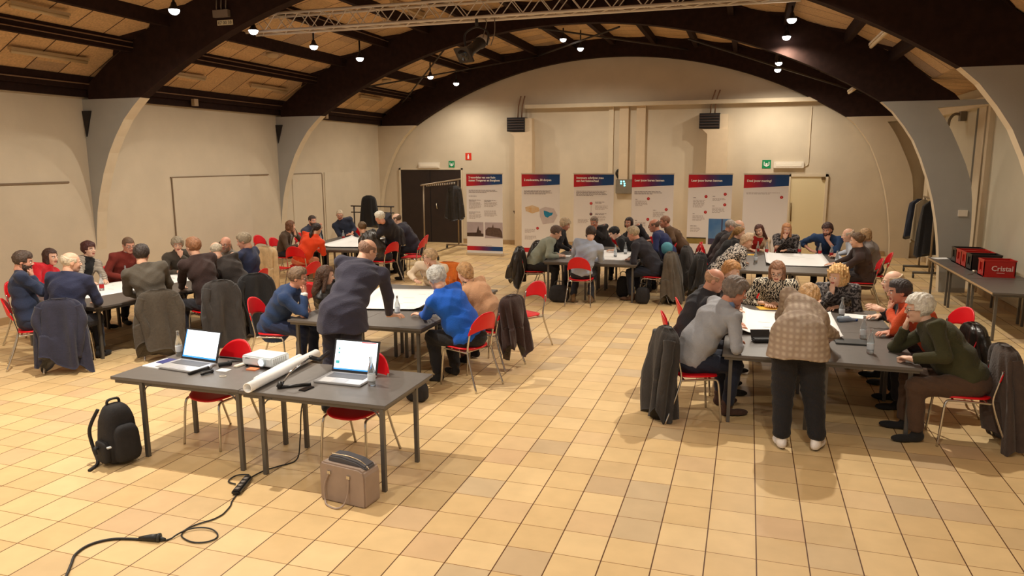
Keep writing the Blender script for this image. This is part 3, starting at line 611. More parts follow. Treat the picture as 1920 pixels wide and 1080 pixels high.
for i, (p0, p1, s, lab) in enumerate([((-4.68, 5.14), (-4.63, 5.34), .74, 'black wireless microphone with silver grille, in front of the left laptop'), ((-4.56, 5.16), (-4.53, 5.26), .62, 'short black microphone lying beside the longer one')]):
    t = thing('microphone', lab, 'microphone', (0, 0, 0))
    a, b_ = Vector((p0[0], p0[1], TT+.022*s)), Vector((p1[0], p1[1], TT+.026*s)); d_ = (b_-a)
    MB().tube([a, a+d_*.1, a+d_*.75, b_], [.016*s, .02*s, .019*s, .024*s], 12).build('handle', mat('black_plastic', (0, 0, 0)), t)
    MB().tube([b_, b_+d_*.06, b_+d_*.16, b_+d_*.2], [.024*s, .027*s, .022*s, .006], 12).build('microphone_grille', mat('silver_mesh', srgb(170, 172, 176), .4, .6) if i == 0 else mat('black_plastic', (0, 0, 0)), t)
o = MB().tube(bez([(-4.6, 5.44, TT+.02), (-4.56, 5.47, TT+.025), (-4.53, 5.53, TT+.02)]), .02, 8).build('black_pouch', mat('black_cloth', (.01, .01, .012), .8)); tag(o, 'small black pouch on the front desk behind the microphones', 'pouch')
o = MB().b2((-.025, -.09, 0), (.025, .09, .018)).build('remote_control', WH, bevel=.005); o.location = (-4.43, 5.56, TT); o.rotation_euler = (0, 0, -.15); tag(o, 'white remote control left of the projector', 'remote control')
o = MB().b2((-.055, -.04, 0), (.055, .04, .006)).build('white_card', PAP); o.location = (-4.48, 5.36, TT); tag(o, 'small white card in front of the remote control', 'card')
o = MB().b2((-.05, -.035, 0), (.05, .035, .012)).build('orange_card', mat('orange_card', srgb(226, 130, 84), .5)); o.location = (-4.24, 5.46, TT); tag(o, 'small orange card packet under the projector edge', 'card')
o = MB().tube([(.03*math.cos(a), .022*math.sin(a), .004) for a in np.linspace(0, 2*PI, 20)], .003, 6).build('rubber_ring', WH); o.location = (-4.36, 5.2, TT); tag(o, 'thin white ring lying on the front desk', 'ring')
t = thing('paper_stack', 'stack of white papers at the left end of the front desk', 'papers', (-5.18, 5.37, TT), -.12)
MB().b2((-.1, -.14, 0), (.11, .14, .012)).build('white_sheets', PAP, t)
MB().b2((-.06, -.02, .012), (.11, .13, .02)).build('blue_cover', mat('dark_blue_cover', srgb(40, 48, 120), .4), t)
o = MB().tube(bez([(-5.13, 5.6, TT+.01), (-5.02, 5.7, TT+.01), (-4.6, 5.72, TT+.01), (-4.5, 5.68, TT+.012), (-4.62, 5.6, TT+.012), (-4.5, 5.76, TT+.012), (-4.3, 5.74, TT+.02)]), .008, 6).build('laptop_cable', mat('black_rubber', (.015, .014, .013), .5)); tag(o, 'black cable looping behind the left laptop to the projector', 'cable')
# ---- floor cable, socket strip, plug
CB = mat('black_rubber', (0, 0, 0))
cab = [(-3.58, 5.3, .66), (-3.62, 5.27, .45), (-3.64, 5.26, .2), (-3.66, 5.22, .02), (-3.74, 5.06, .012), (-3.80, 4.95, .012), (-3.82, 4.8, .012)]
o = MB().tube(bez(cab), .006, 6).build('power_cable', CB); tag(o, 'thin black cable dropping from the desk to the socket strip', 'cable')
pts = [(-3.735, 4.52), (-3.69, 4.4), (-3.65, 4.33), (-3.62, 4.23), (-3.615, 4.18), (-3.63, 4.11), (-3.67, 4.05), (-3.7, 3.99), (-3.71, 3.92), (-3.68, 3.85), (-3.6, 3.81), (-3.52, 3.8), (-3.45, 3.83), (-3.42, 3.89), (-3.46, 3.95), (-3.54, 3.98), (-3.63, 3.97), (-3.69, 3.92), (-3.71, 3.84), (-3.72, 3.79), (-3.76, 3.75), (-3.81, 3.74)]
o = MB().tube(bez([(x, y, .008+(.007 if 14 < i < 19 else 0)) for i, (x, y) in enumerate(pts)], 6), .0055, 6).build('extension_cable', CB); tag(o, 'black extension cable with a round loop on the floor tiles', 'cable')
pts = [(-3.9, 3.72), (-4.0, 3.70), (-4.1, 3.665), (-4.17, 3.6), (-4.195, 3.52), (-4.17, 3.42), (-4.1, 3.33), (-4.0, 3.2), (-3.86, 3.0), (-3.7, 2.8)]
o = MB().tube(bez([(x, y, .01) for x, y in pts], 6), .009, 8).build('supply_cable', CB); tag(o, 'thick black supply cable leaving the frame at the bottom left', 'cable')
t = thing('cable_plug', 'black rubber plug connector joining the two floor cables', 'plug', (0, 0, 0))
MB().tube([(-3.92, 3.715, .018), (-3.87, 3.73, .022), (-3.83, 3.738, .026), (-3.79, 3.75, .026)], [.012, .02, .024, .026], 12).build('socket_body', CB, t)
MB().tube([(-3.79, 3.75, .026), (-3.775, 3.755, .026)], [.031, .031], 12).tube([(-3.775, 3.755, .02), (-3.74, 3.765, .014)], [.016, .008], 10).build('plug_collar', mat('dark_rubber', (.03, .03, .028), .6), t)
t = thing('socket_strip', 'black four way socket strip on the floor in front of the desk', 'socket strip', (-3.78, 4.64, 0), math.radians(18))
MB().b2((-.035, -.15, 0), (.035, .15, .042)).build('strip_body', mat('black_plastic', (0, 0, 0)), t, bevel=.012)
for k in range(4):
    y = -.1+k*.062; MB().tube([(0, y, .042), (0, y, .0435)], .02, 12).build('socket', mat('socket_grey', srgb(120, 112, 104), .5), t)
MB().tube(bez([(0, .14, .02), (-.02, .2, .02), (-.12, .2, .015), (-.15, .1, .01), (-.07, .04, .012)]), .006, 6).build('cable_loop', CB, t)
# ---- backpack
def blob(name, c, r, material, parent, e=.5, seed=0, amp=.0, n=28, taper=0):
    """superellipsoid cushion with soft dents"""
    V = []; F = []; m_ = n//2; rs = np.random.RandomState(seed); ph = rs.rand(6)*6
    sg = lambda a, p: math.copysign(abs(a)**p, a)
    for i in range(m_+1):
        la = -PI/2+PI*i/m_
        for k in range(n):
            lo = 2*PI*k/n; x = sg(math.cos(la), e)*sg(math.cos(lo), e); y = sg(math.cos(la), e)*sg(math.sin(lo), e); z = sg(math.sin(la), e)
            q = 1+amp*(math.sin(3*x+4*z+ph[0])+math.sin(5*y-4*z+ph[1])+math.sin(7*z+3*x+ph[2]))/3
            tp = 1-taper*(z+1)/2
            V.append((c[0]+r[0]*x*q*tp, c[1]+r[1]*y*q*tp, c[2]+r[2]*z))
    F = [(i*n+k, i*n+(k+1) % n, (i+1)*n+(k+1) % n, (i+1)*n+k) for i in range(m_) for k in range(n)]
    return mk(name, V, F, material, parent, smooth=True)
BLK = mat('black_backpack_fabric', srgb(34, 32, 34), .85, var=.2, vs=20, bump=.2, bs=90)
t = thing('backpack', 'black backpack standing on the floor against the front desk leg', 'backpack', (-5.17, 4.78, 0), math.radians(72)); t.scale = (1.05, 1.3, .98)
o = blob('main_compartment', (0, 0, .27), (.155, .115, .27), BLK, t, .55, 3, .04, taper=.3); 
blob('front_pocket', (.01, -.09, .2), (.115, .06, .17), BLK, t, .5, 5, .04, taper=.2)
blob('side_pocket', (-.14, -.02, .14), (.03, .07, .1), BLK, t, .5, 6, .03)
MB().tube(bez([(-.05, .02, .51), (-.04, .02, .57), (.04, .02, .57), (.05, .02, .51)]), .011, 8).build('grab_handle', mat('black_strap', (.014, .013, .014), .7), t)
MB().tube(bez([(-.08, .1, .48), (-.14, .14, .3), (-.13, .13, .12), (-.15, .05, .02), (-.26, -.02, .012)]), .014, 6).tube(bez([(.08, .1, .48), (.1, .16, .3), (.09, .13, .08)]), .014, 6).build('shoulder_straps', mat('black_strap', (0, 0, 0)), t)
MB().tube(bez([(-.15, 0, .17), (-.2, -.02, .19), (-.2, -.03, .14)]), .014, 6).build('strap_buckle', mat('black_strap', (0, 0, 0)), t)
MB().b2((-.155, -.12, .2), (-.125, -.1, .212)).build('small_tag', mat('white_label', (0, 0, 0)), t)
# ---- handbag
TP = mat('taupe_leather', srgb(158, 138, 124), .5, var=.05, vs=10, bump=.08, bs=200)
t = thing('handbag', 'taupe leather handbag with two thin handles standing before the desk', 'handbag', (-2.83, 4.72, 0), math.radians(-7)); t.scale = (1, 1, .93)
g = MB(); V = []; F = []
prof = [(-.22, 0), (.2, 0), (.205, .03), (.205, .27), (.19, .31), (.15, .33), (-.2, .34), (-.22, .3)]
g.prism(prof, 'Y', -.1, .1); o = g.build('bag_body', TP, t, bevel=.012)
MB().prism([(-.17, .33), (.15, .325), (.19, .3), (.18, .335), (.1, .37), (-.05, .39), (-.15, .385)], 'Y', -.06, .07).build('bag_top', mat('dark_grey_zip_panel', srgb(78, 76, 80), .6), t, bevel=.01)
MB().tube(bez([(-.16, -.02, .385), (0, -.02, .388), (.12, -.02, .365), (.19, -.02, .31)]), .006, 6).build('zip', mat('brass_zip', srgb(180, 160, 130), .3, .7), t)
MB().tube(bez([(-.12, -.105, .26), (-.16, -.115, .15), (-.155, -.125, .03), (-.1, -.17, .008), (0, -.19, .008), (.04, -.15, .03), (.055, -.115, .12), (.06, -.105, .24)]), .0075, 8).build('handle', TP, t)
MB().tube(bez([(-.12, .105, .26), (-.1, .12, .1), (0, .15, .02), (.06, .12, .1), (.08, .105, .26)]), .0075, 8).build('handle', TP, t)
for x, z in ((-.12, .262), (.06, .25)): MB().b2((x-.014, -.112, z-.014), (x+.014, -.1, z+.014)).build('handle_stud', mat('chrome', (0, 0, 0)), t)
# ---- crates on the right tables
def crate(y, col, lab, text, x=3.9):
    t = thing('beer_crate', lab, 'crate', (x, y, TT), math.radians(0), 'bottle crates on the side table')
    W, D, Hh = .45, .31, .275
    g = MB(); g.b2((-W/2, -D/2, 0), (W/2, D/2, .02)); g.b2((-W/2, -D/2, 0), (W/2, -D/2+.014, Hh)); g.b2((-W/2, D/2-.014, 0), (W/2, D/2, Hh))
    for sx in (-1, 1):
        x0, x1 = sorted((sx*W/2, sx*(W/2-.014)))
        g.b2((x0, -D/2, 0), (x1, -.045, Hh)); g.b2((x0, .045, 0), (x1, D/2, Hh)); g.b2((x0, -.045, 0), (x1, .045, .1)); g.b2((x0, -.045, .22), (x1, .045, Hh))
        a, b_ = sorted((sx*(W/2+.006), sx*(W/2)))
        g.b2((a, -D/2-.006, Hh-.02), (b_, D/2+.006, Hh)); g.b2((a, -.06, .085), (b_, -.045, .235)); g.b2((a, .045, .085), (b_, .06, .235))
    g.b2((-W/2, -D/2-.006, Hh-.02), (W/2, -D/2, Hh)); g.b2((-W/2, -D/2-.006, 0), (W/2, -D/2, .02)); g.b2((-W/2, D/2, Hh-.02), (W/2, D/2+.006, Hh))
    g.build('crate_shell', col, t)
    g = MB()
    for i in range(1, 6): g.b2((-W/2+.02+i*.07-.003, -D/2+.014, .02), (-W/2+.02+i*.07+.003, D/2-.014, .2))
    for j in range(1, 4): g.b2((-W/2+.014, -D/2+j*.077-.003, .02), (W/2-.014, -D/2+j*.077+.003, .2))
    g.build('dividers', col, t)
    if text:
        M0 = Matrix.Translation((-.12, -D/2-.0075, .105)) @ Matrix.Rotation(PI/2, 4, 'X')
        text_mesh('lettering', 'Cristal', .115, M0, mat('crate_white', srgb(240, 205, 200), .5), t, bold=.002, sx=1.0)
        MB().b2((-.04, -D/2-.0075, .068), (.07, -D/2-.006, .075)).build('small_lettering', mat('crate_white', (0, 0, 0)), t)
RC = mat('red_crate_plastic', srgb(186, 28, 24), .35); KC = mat('black_crate_plastic', srgb(34, 30, 30), .4)
crate(13.58, RC, 'red plastic crate with white Cristal lettering, frontmost on the side table', True)
crate(14.28, KC, 'black plastic crate right behind the front red crate', False)
crate(14.61, RC, 'red plastic crate behind the nearer black crate', False)
crate(14.94, RC, 'red plastic crate in front of the farthest black crate', False)
crate(15.27, KC, 'black plastic crate, farthest of the row on the side table', False)
o = MB().lathe((3.66, 13.85, TT), [(.001, 0), (.03, 0), (.032, .05), (.001, .052)], 10).tube([(3.5, 13.6, TT+.006), (3.62, 13.72, TT+.006)], .005, 5).build('keys_and_cup', mat('pale_steel', (.5, .5, .5))); tag(o, 'small cup with keys beside the front red crate', 'cup')
# ---- roll-up banners
HEAD = bpy.data.materials.new('red_to_blue_print'); HEAD.use_nodes = True
def _head():
    N, Lk = HEAD.node_tree.nodes, HEAD.node_tree.links; b = N['Principled BSDF']; b.inputs['Roughness'].default_value = .5
    tc = N.new('ShaderNodeTexCoord'); sp = N.new('ShaderNodeSeparateXYZ'); Lk.new(tc.outputs['Object'], sp.inputs[0])
    mr = N.new('ShaderNodeMapRange'); mr.inputs[1].default_value = -.5; mr.inputs[2].default_value = .5; Lk.new(sp.outputs[0], mr.inputs[0])
    r = N.new('ShaderNodeValToRGB'); e = r.color_ramp.elements; e[0].color = srgb(206, 12, 32)+(1,); e[0].position = .15; e[1].color = srgb(0, 66, 130)+(1,); e[1].position = .75
    q = e.new(.45); q.color = srgb(110, 26, 80)+(1,)
    Lk.new(mr.outputs[0], r.inputs[0]); Lk.new(r.outputs[0], b.inputs['Base Color'])
_head()
BW = mat('banner_white', srgb(250, 246, 244), .55); TXT = mat('print_grey', srgb(186, 174, 170), .7); TXD = mat('print_dark', srgb(140, 128, 130), .7); DOT = mat('print_red_dot', srgb(200, 30, 38), .6)
WTX = mat('print_white', srgb(250, 246, 240), .6)
def banner(x, y, w_, h_, lines, lab, paras, dots=(), pics=(), strip=True, rz=0):
    t = thing('rollup_banner', lab, 'banner', (x, y, 0), rz, 'roll-up banners along the back wall')
    MB().b2((-w_/2, -.1, 0), (w_/2, .1, .07)).build('base_cassette', mat('silver_base', srgb(214, 200, 178), .4, .4), t, bevel=.015)
    MB().tube([(0, .06, .06), (0, .03, h_)], .012, 8).build('support_pole', mat('silver_base', (0, 0, 0)), t)
    MB().b2((-w_/2+.01, -.006, .07), (w_/2-.01, .004, h_)).build('printed_panel', BW, t)
    MB().b2((-w_/2, -.014, h_-.02), (w_/2, .014, h_+.012)).build('top_rail', mat('silver_base', (0, 0, 0)), t)
    a, b_ = -w_/2+.01, w_/2-.01
    MB().prism([(a, h_-.345), (b_, h_-.285), (b_, h_-.02), (a, h_-.02)], 'Y', -.009, -.006).build('title_band', HEAD, t)
    for i, s in enumerate(lines):
        z = h_-.19 if len(lines) == 1 else h_-.13-.08*i
        text_mesh('title_lettering', s, .075, Matrix.Translation((a+.07, -.0105, z)) @ Matrix.Rotation(PI/2, 4, 'X'), WTX, t, bold=.0032)
    g = MB(); r = random.Random(int(x*37)); gd = MB()
    for (px, pz, pw, nl, dark) in paras:
        for k in range(nl):
            L = pw*(r.uniform(.85, 1) if k < nl-1 else r.uniform(.45, .8)); xx = a+px; z = h_-pz-.028*k; tgt = gd if dark else g
            while xx < a+px+L:
                ww = min(r.uniform(.03, .09), a+px+L-xx); tgt.b2((xx, -.0085, z), (xx+ww, -.0068, z+(.013 if dark else .011))); xx += ww+.012
    if g.V: o = g.build('body_text', TXT, t); o['kind'] = 'stuff'
    if gd.V: o = gd.build('intro_text', TXD, t); o['kind'] = 'stuff'
    for (px, pz, m_) in dots:
        MB().tube([(a+px, -.0065, h_-pz), (a+px, -.0095, h_-pz)], .038, 16).b2((a+px-.008, -.0105, h_-pz-.015), (a+px+.008, -.0095, h_-pz+.015), 1).build('round_icon', [DOT if m_ == 0 else mat('print_navy', srgb(60, 44, 60), .6), mat('print_pink', srgb(236, 120, 110), .6)], t)
    if strip: MB().b2((a, -.009, .13), (b_, -.006, .25)).build('foot_band', HEAD, t)
    for fn in pics: fn(t, a, b_, h_)
    return t
SKY = mat('photo_sky_grey', srgb(190, 176, 180), .6, var=.12, vs=3); DRK = mat('photo_dark', srgb(70, 50, 40), .6, var=.2, vs=10)
def pic_church(t, a, b_, h_):
    MB().b2((a, -.0085, .52), (a+.49, -.006, .92)).build('photo_church', SKY, t)
    MB().prism([(a, .52), (a+.49, .52), (a+.49, .6), (a+.3, .63), (a, .62)], 'Y', -.0095, -.0085).prism([(a+.28, .62), (a+.3, .7), (a+.34, .82), (a+.36, .7), (a+.42, .68), (a+.42, .6)], 'Y', -.0098, -.0088).build('photo_church_tower', DRK, t)
    MB().b2((a+.53, -.0085, .48), (b_, -.006, .92)).build('photo_building', SKY, t)
    MB().prism([(a+.55, .56), (a+.55, .7), (a+.62, .78), (a+.74, .78), (a+.77, .88), (a+.79, .78), (b_-.08, .76), (b_-.02, .66), (b_, .5), (b_-.18, .52)], 'Y', -.0095, -.0085).build('photo_town_hall', mat('photo_brown', srgb(98, 76, 64), .6, var=.3, vs=16), t)
def pic_map(t, a, b_, h_):
    MB().prism([(a+.62, h_-.98), (a+.72, h_-1.0), (a+.78, h_-1.03), (a+.88, h_-1.03), (a+.85, h_-1.1), (a+.78, h_-1.13), (a+.73, h_-1.17), (a+.66, h_-1.14), (a+.63, h_-1.08)], 'Y', -.0095, -.0085).build('blue_area', mat('map_blue', srgb(20, 140, 186), .6, var=.15, vs=20), t)
    MB().prism([(a+.5, h_-.95), (a+.66, h_-.88), (a+.9, h_-.92), (a+1.0, h_-1.1), (a+.9, h_-1.3), (a+.6, h_-1.35), (a+.52, h_-1.15)], 'Y', -.0085, -.0065).build('grey_area', mat('map_grey', srgb(214, 202, 202), .6, var=.06, vs=9), t)
    MB().prism([(a+.1, h_-.9), (a+.3, h_-.84), (a+.48, h_-.9), (a+.5, h_-1.0), (a+.3, h_-1.06), (a+.12, h_-1.0)], 'Y', -.0085, -.0065).build('yellow_area', mat('map_yellow', srgb(236, 214, 180), .6, col2=srgb(230, 184, 120), var=.02, vs=12), t)
def pic_field(t, a, b_, h_):
    MB().b2((a+.53, -.0085, .49), (b_, -.006, 1.14)).build('photo_blue_sky', mat('photo_blue', srgb(56, 116, 186), .6, col2=srgb(120, 160, 200), vs=1.5), t)
    MB().b2((a+.53, -.0095, .49), (b_, -.0085, .64)).b2((a+.84, -.0095, .64), (a+.87, -.0085, 1.14)).build('photo_mast', mat('photo_mauve', srgb(76, 70, 100), .6), t)
    MB().b2((a, -.0085, .5), (a+.48, -.006, .66)).build('photo_meadow', mat('photo_grass', srgb(160, 138, 70), .6, var=.15, vs=8), t)
    MB().b2((a, -.0095, .63), (a+.48, -.0085, .66)).build('photo_hedge', mat('photo_hedge', srgb(60, 50, 28), .6), t)
HB = 2.25
banner(-6.89, 19.1, 1.07, HB, ['2 voordelen van een fusie', 'tussen Tongeren en Borgloon'], 'roll-up banner with two photos at its foot, leftmost beside the dark door', [(.07, .46, .85, 3, 1), (.07, .62, .3, 1, 1), (.07, .73, .38, 2, 1), (.07, .79, .38, 7, 0), (.52, .73, .38, 2, 1), (.52, .79, .38, 5, 0), (.07, 1.06, .38, 2, 1), (.07, 1.12, .38, 5, 0), (.52, 1.02, .38, 6, 0), (.55, 1.98, .36, 1, 0)], pics=[pic_church])
banner(-5.29, 19.1, 1.08, HB, ['2 stadscentra, 30 dorpen'], 'roll-up banner with the blue and yellow map, second from the left', [(.07, .46, .8, 4, 1), (.09, 1.5, .3, 4, 0), (.09, 1.68, .34, 4, 0)], dots=[(.45, 1.46, 0)], pics=[pic_map])
banner(-3.85, 19.1, 1.08, HB, ['Inwoners schrijven mee', 'aan het fusieverhaal'], 'roll-up banner with a vertical timeline, third from the left', [(.07, .46, .85, 5, 1), (.58, .74, .25, 2, 1), (.58, .84, .35, 4, 0), (.58, 1.04, .34, 2, 1), (.58, 1.12, .3, 5, 0), (.12, 1.2, .3, 4, 0)], dots=[(.47, .77, 0), (.47, 1.05, 1)], pics=[lambda t, a, b_, h_: MB().b2((a+.466, -.0085, h_-1.0), (a+.474, -.006, h_-.82)).build('timeline', TXT, t)])
banner(-2.32, 19.1, 1.08, HB, ['Leer jouw buren kennen'], 'roll-up banner without photos behind the middle back group, fourth from the left', [(.07, .46, .75, 3, 1), (.1, .66, .1, 1, 1), (.1, .7, .32, 5, 0), (.56, .93, .1, 1, 1), (.56, .98, .3, 5, 0), (.1, 1.2, .1, 1, 1), (.1, 1.25, .3, 5, 0)], dots=[(.43, .63, 0), (.89, .9, 0), (.43, 1.16, 0)])
banner(-.9, 19.1, 1.08, HB, ['Leer jouw buren kennen'], 'roll-up banner with a blue sky photo, second from the right', [(.13, .6, .1, 1, 1), (.13, .66, .3, 7, 0), (.6, .56, .14, 1, 1), (.6, .61, .32, 3, 0), (.6, .8, .1, 1, 1), (.6, .85, .32, 5, 0), (.13, 1.0, .06, 1, 1), (.13, 1.05, .3, 5, 0), (.08, 1.31, .3, 1, 1), (.08, 1.36, .26, 4, 0)], dots=[(.44, .56, 0), (.9, .5, 0), (.9, .76, 0), (.44, .95, 0)], pics=[pic_field])
banner(.42, 19.1, 1.06, HB, ['Deel jouw mening!'], 'roll-up banner that is almost blank, rightmost of the six', [(.07, .46, .78, 2, 0)], dots=[(.89, .56, 0)])
# ---- garments: lofted cloth with folds
def garment(name, material, parent, z0, h_, w0, w1, d0, d1, seed=0, top='round', hem=.04, folds=7, amp=.025, off=(0, 0, 0), lean=0, ysag=0):
    rs = np.random.RandomState(seed); n, mm = 56, 26; V = []; ph = rs.rand(5)*6.3; k1 = folds
    for j in range(mm+1):
        t_ = j/mm; z = z0-h_*t_
        sh = min(1, math.sqrt(max(0, 1-(1-min(1, t_/.16))**2))) if top == 'round' else min(1, .25+t_/.1*.75)
        W = (w0+(w1-w0)*t_**.8)*(.35+.65*sh if top == 'round' else sh); D = (d0+(d1-d0)*t_**.7)*(.5+.5*sh)
        A = amp*min(1, t_*1.6+.1)
        for k in range(n):
            a = 2*PI*k/n; ca, sa = math.cos(a), math.sin(a)
            x = math.copysign(abs(ca)**.75, ca)*W; y = math.copysign(abs(sa)**.75, sa)*D
            fo = A*(math.sin(k1*a+ph[0]+1.2*t_)+.6*math.sin((k1*2-1)*a+ph[1]-2*t_)+.5*math.sin(3*a+ph[2]+4*t_))
            q = 1+fo/max(W, .1)*.6
            zz = z-(hem*t_*math.sin(2*a+ph[3])+hem*.6*t_*math.sin(5*a+ph[4]) if t_ > .6 else 0)
            V.append((off[0]+x*q, off[1]+y+fo*sa*.9-lean*t_+ysag*math.sin(PI*t_), zz+off[2]))
    F = [(i*n+k, i*n+(k+1) % n, (i+1)*n+(k+1) % n, (i+1)*n+k) for i in range(mm) for k in range(n)]
    F += [tuple(range(n)), tuple(mm*n+k for k in range(n))[::-1]]
    return mk(name, V, F, material, parent, smooth=True)
def cloth(name, rgb, **k):
    return mat('cloth_'+name, srgb(*rgb), .92, var=k.pop('var', .14), vs=k.pop('vs', 12), bump=k.pop('bump', .35), bs=k.pop('bs', 60), sheen=.15, **k)
COATM = dict(navy=cloth('navy_wool', (44, 44, 62)), grey=cloth('charcoal_wool', (56, 52, 50)), brown=cloth('dark_brown_wool', (70, 56, 48)), quilt=cloth('olive_quilt', (70, 62, 52), vs=30), black=cloth('black_cotton', (26, 25, 27)),
             leather=mat('black_puffer', srgb(40, 36, 33), .35, var=.2, vs=10, bump=.7, bs=14), cream=cloth('cream_wool', (206, 178, 136)), tan=cloth('tan_scarf', (120, 100, 76)), dgreen=cloth('dark_olive', (46, 44, 38)), gbrown=cloth('grey_brown_wool', (88, 78, 66)), orange=cloth('orange_fleece', (226, 120, 40)), maroon=cloth('deep_maroon_brown', (58, 38, 34)))
RK = mat('rack_steel', srgb(150, 132, 108), .4, .5)
t = thing('coat_rack', 'tall wheeled steel coat rack in front of the dark double door', 'coat rack', (0, 0, 0))
MB().tube([(-8.1, 17.75, .12), (-8.1, 17.75, 1.98)], .022, 8).build('upright', RK, t); MB().tube([(-8.15, 20.3, .12), (-8.15, 20.3, 2.06)], .022, 8).build('upright', RK, t)
MB().tube([(-8.1, 17.6, 1.97), (-8.15, 20.5, 2.06)], .024, 8).build('top_bar', RK, t)
g = MB()
for k in range(16): g.tube([(-8.11, 18.0+k*.13, 1.985), (-8.11, 18.0+k*.13, 1.93)], .012, 5)
o = g.build('coat_hooks', mat('white_plastic', (0, 0, 0)), t); o['kind'] = 'stuff'
MB().tube([(-8.5, 17.75, .12), (-7.7, 17.75, .12)], .025, 8).tube([(-8.55, 20.3, .12), (-7.75, 20.3, .12)], .025, 8).tube([(-8.1, 17.75, .12), (-8.15, 20.3, .12)], .018, 8).build('base_frame', RK, t)
for x, y in ((-8.48, 17.75), (-7.72, 17.75), (-8.53, 20.3), (-7.77, 20.3)): MB().tube([(x-.015, y, .05), (x+.015, y, .05)], .05, 14).tube([(x, y, .05), (x, y, .12)], .012, 6).build('caster', mat('black_plastic', (0, 0, 0)), t)
o = garment('hanging_jacket', COATM['leather'], None, 0, .98, .18, .3, .07, .13, 4, top='flat'); o.location = (-7.98, 19.6, 1.93); tag(o, 'shiny black puffer jacket hanging on the rack before the dark door', 'jacket')
t = thing('coat_rack', 'wheeled steel coat rack with dark coats at the right wall', 'coat rack', (0, 0, 0))
MB().tube([(3.88, 17.95, .12), (3.88, 17.95, 1.74)], .022, 8).build('upright', RK, t); MB().tube([(3.88, 19.0, .12), (3.88, 19.0, 1.74)], .022, 8).build('upright', RK, t)
MB().tube([(3.88, 17.85, 1.74), (3.88, 19.1, 1.74)], .022, 8).build('top_bar', RK, t)
MB().tube([(3.55, 17.95, .13), (4.2, 17.95, .13)], .028, 8).tube([(3.55, 19.0, .13), (4.2, 19.0, .13)], .028, 8).build('base_frame', mat('rack_dark', srgb(92, 84, 72), .5, .4), t)
for x, y in ((3.57, 17.95), (4.18, 17.95), (3.57, 19.0), (4.18, 19.0)): MB().tube([(x-.015, y, .05), (x+.015, y, .05)], .05, 14).tube([(x, y, .05), (x, y, .12)], .012, 6).build('caster', mat('black_plastic', (0, 0, 0)), t)
o = garment('hanging_coat', cloth('dark_blue_jacket', (40, 46, 62)), None, 0, .88, .17, .27, .07, .11, 8, top='flat'); o.location = (3.74, 18.85, 1.7); tag(o, 'navy jacket hanging at the left of the right wall coat rack', 'jacket')
o = garment('hanging_coat', COATM['black'], None, 0, 1.22, .18, .28, .08, .13, 9, top='flat'); o.location = (3.9, 18.3, 1.7); tag(o, 'long black coat hanging in front on the right wall coat rack', 'coat')
o = garment('hanging_coat', mat('pale_coat_lining', srgb(170, 156, 130), .9), None, 0, .95, .16, .2, .04, .06, 12, top='flat'); o.location = (3.78, 18.58, 1.7); tag(o, 'beige garment peeking between the two dark coats on the right rack', 'coat')
# coat stand far left corner
t = thing('coat_stand', 'dark coat rack with black coats in the far left corner', 'coat rack', (-11.0, 19.2, 0))
MB().tube([(0, 0, 0), (0, 0, 1.3)], .022, 8).tube([(-.1, 0, 1.3), (1.3, 0, 1.3)], .02, 8).tube([(1.2, 0, 0), (1.2, 0, 1.3)], .02, 8).tube([(-.1, 0, 1.12), (1.3, 0, 1.12)], .016, 8).build('stand_frame', mat('dark_steel', (0, 0, 0)), t)
o = garment('hanging_coat', COATM['black'], None, 0, .9, .2, .3, .1, .16, 14, top='round'); o.location = (-10.45, 19.1, 1.62); tag(o, 'black coat heaped on the low rack behind the white haired standing man', 'coat')

for x, y, r, lab in ((-3.35, 7.05, (.13, .09, .11), 'small black handbag on the floor beside the woman in the blue sweater'), (-3.25, 13.05, (.2, .12, .16), 'black bag on the floor under the near left of the middle back tables'),
                     (-2.2, 13.9, (.13, .11, .2), 'black rucksack on the floor under the middle of the middle back tables'), (-1.75, 13.35, (.14, .12, .15), 'black bag on the floor under the chair of the navy jacket man'),
                     (-8.5, 7.2, (.15, .12, .15), 'dark brown bag on the floor under the near end of the front left tables')):
    t = thing('bag', lab, 'bag', (x, y, 0)); blob('bag_body', (0, 0, r[2]), r, BLK, t, .6, int(abs(x*9)), .05, taper=.15)
    MB().tube(bez([(-r[0]*.5, 0, r[2]*1.95), (-r[0]*.3, 0, r[2]*2.4), (r[0]*.3, 0, r[2]*2.4), (r[0]*.5, 0, r[2]*1.95)]), .009, 6).build('handle', mat('black_strap', (0, 0, 0)), t)
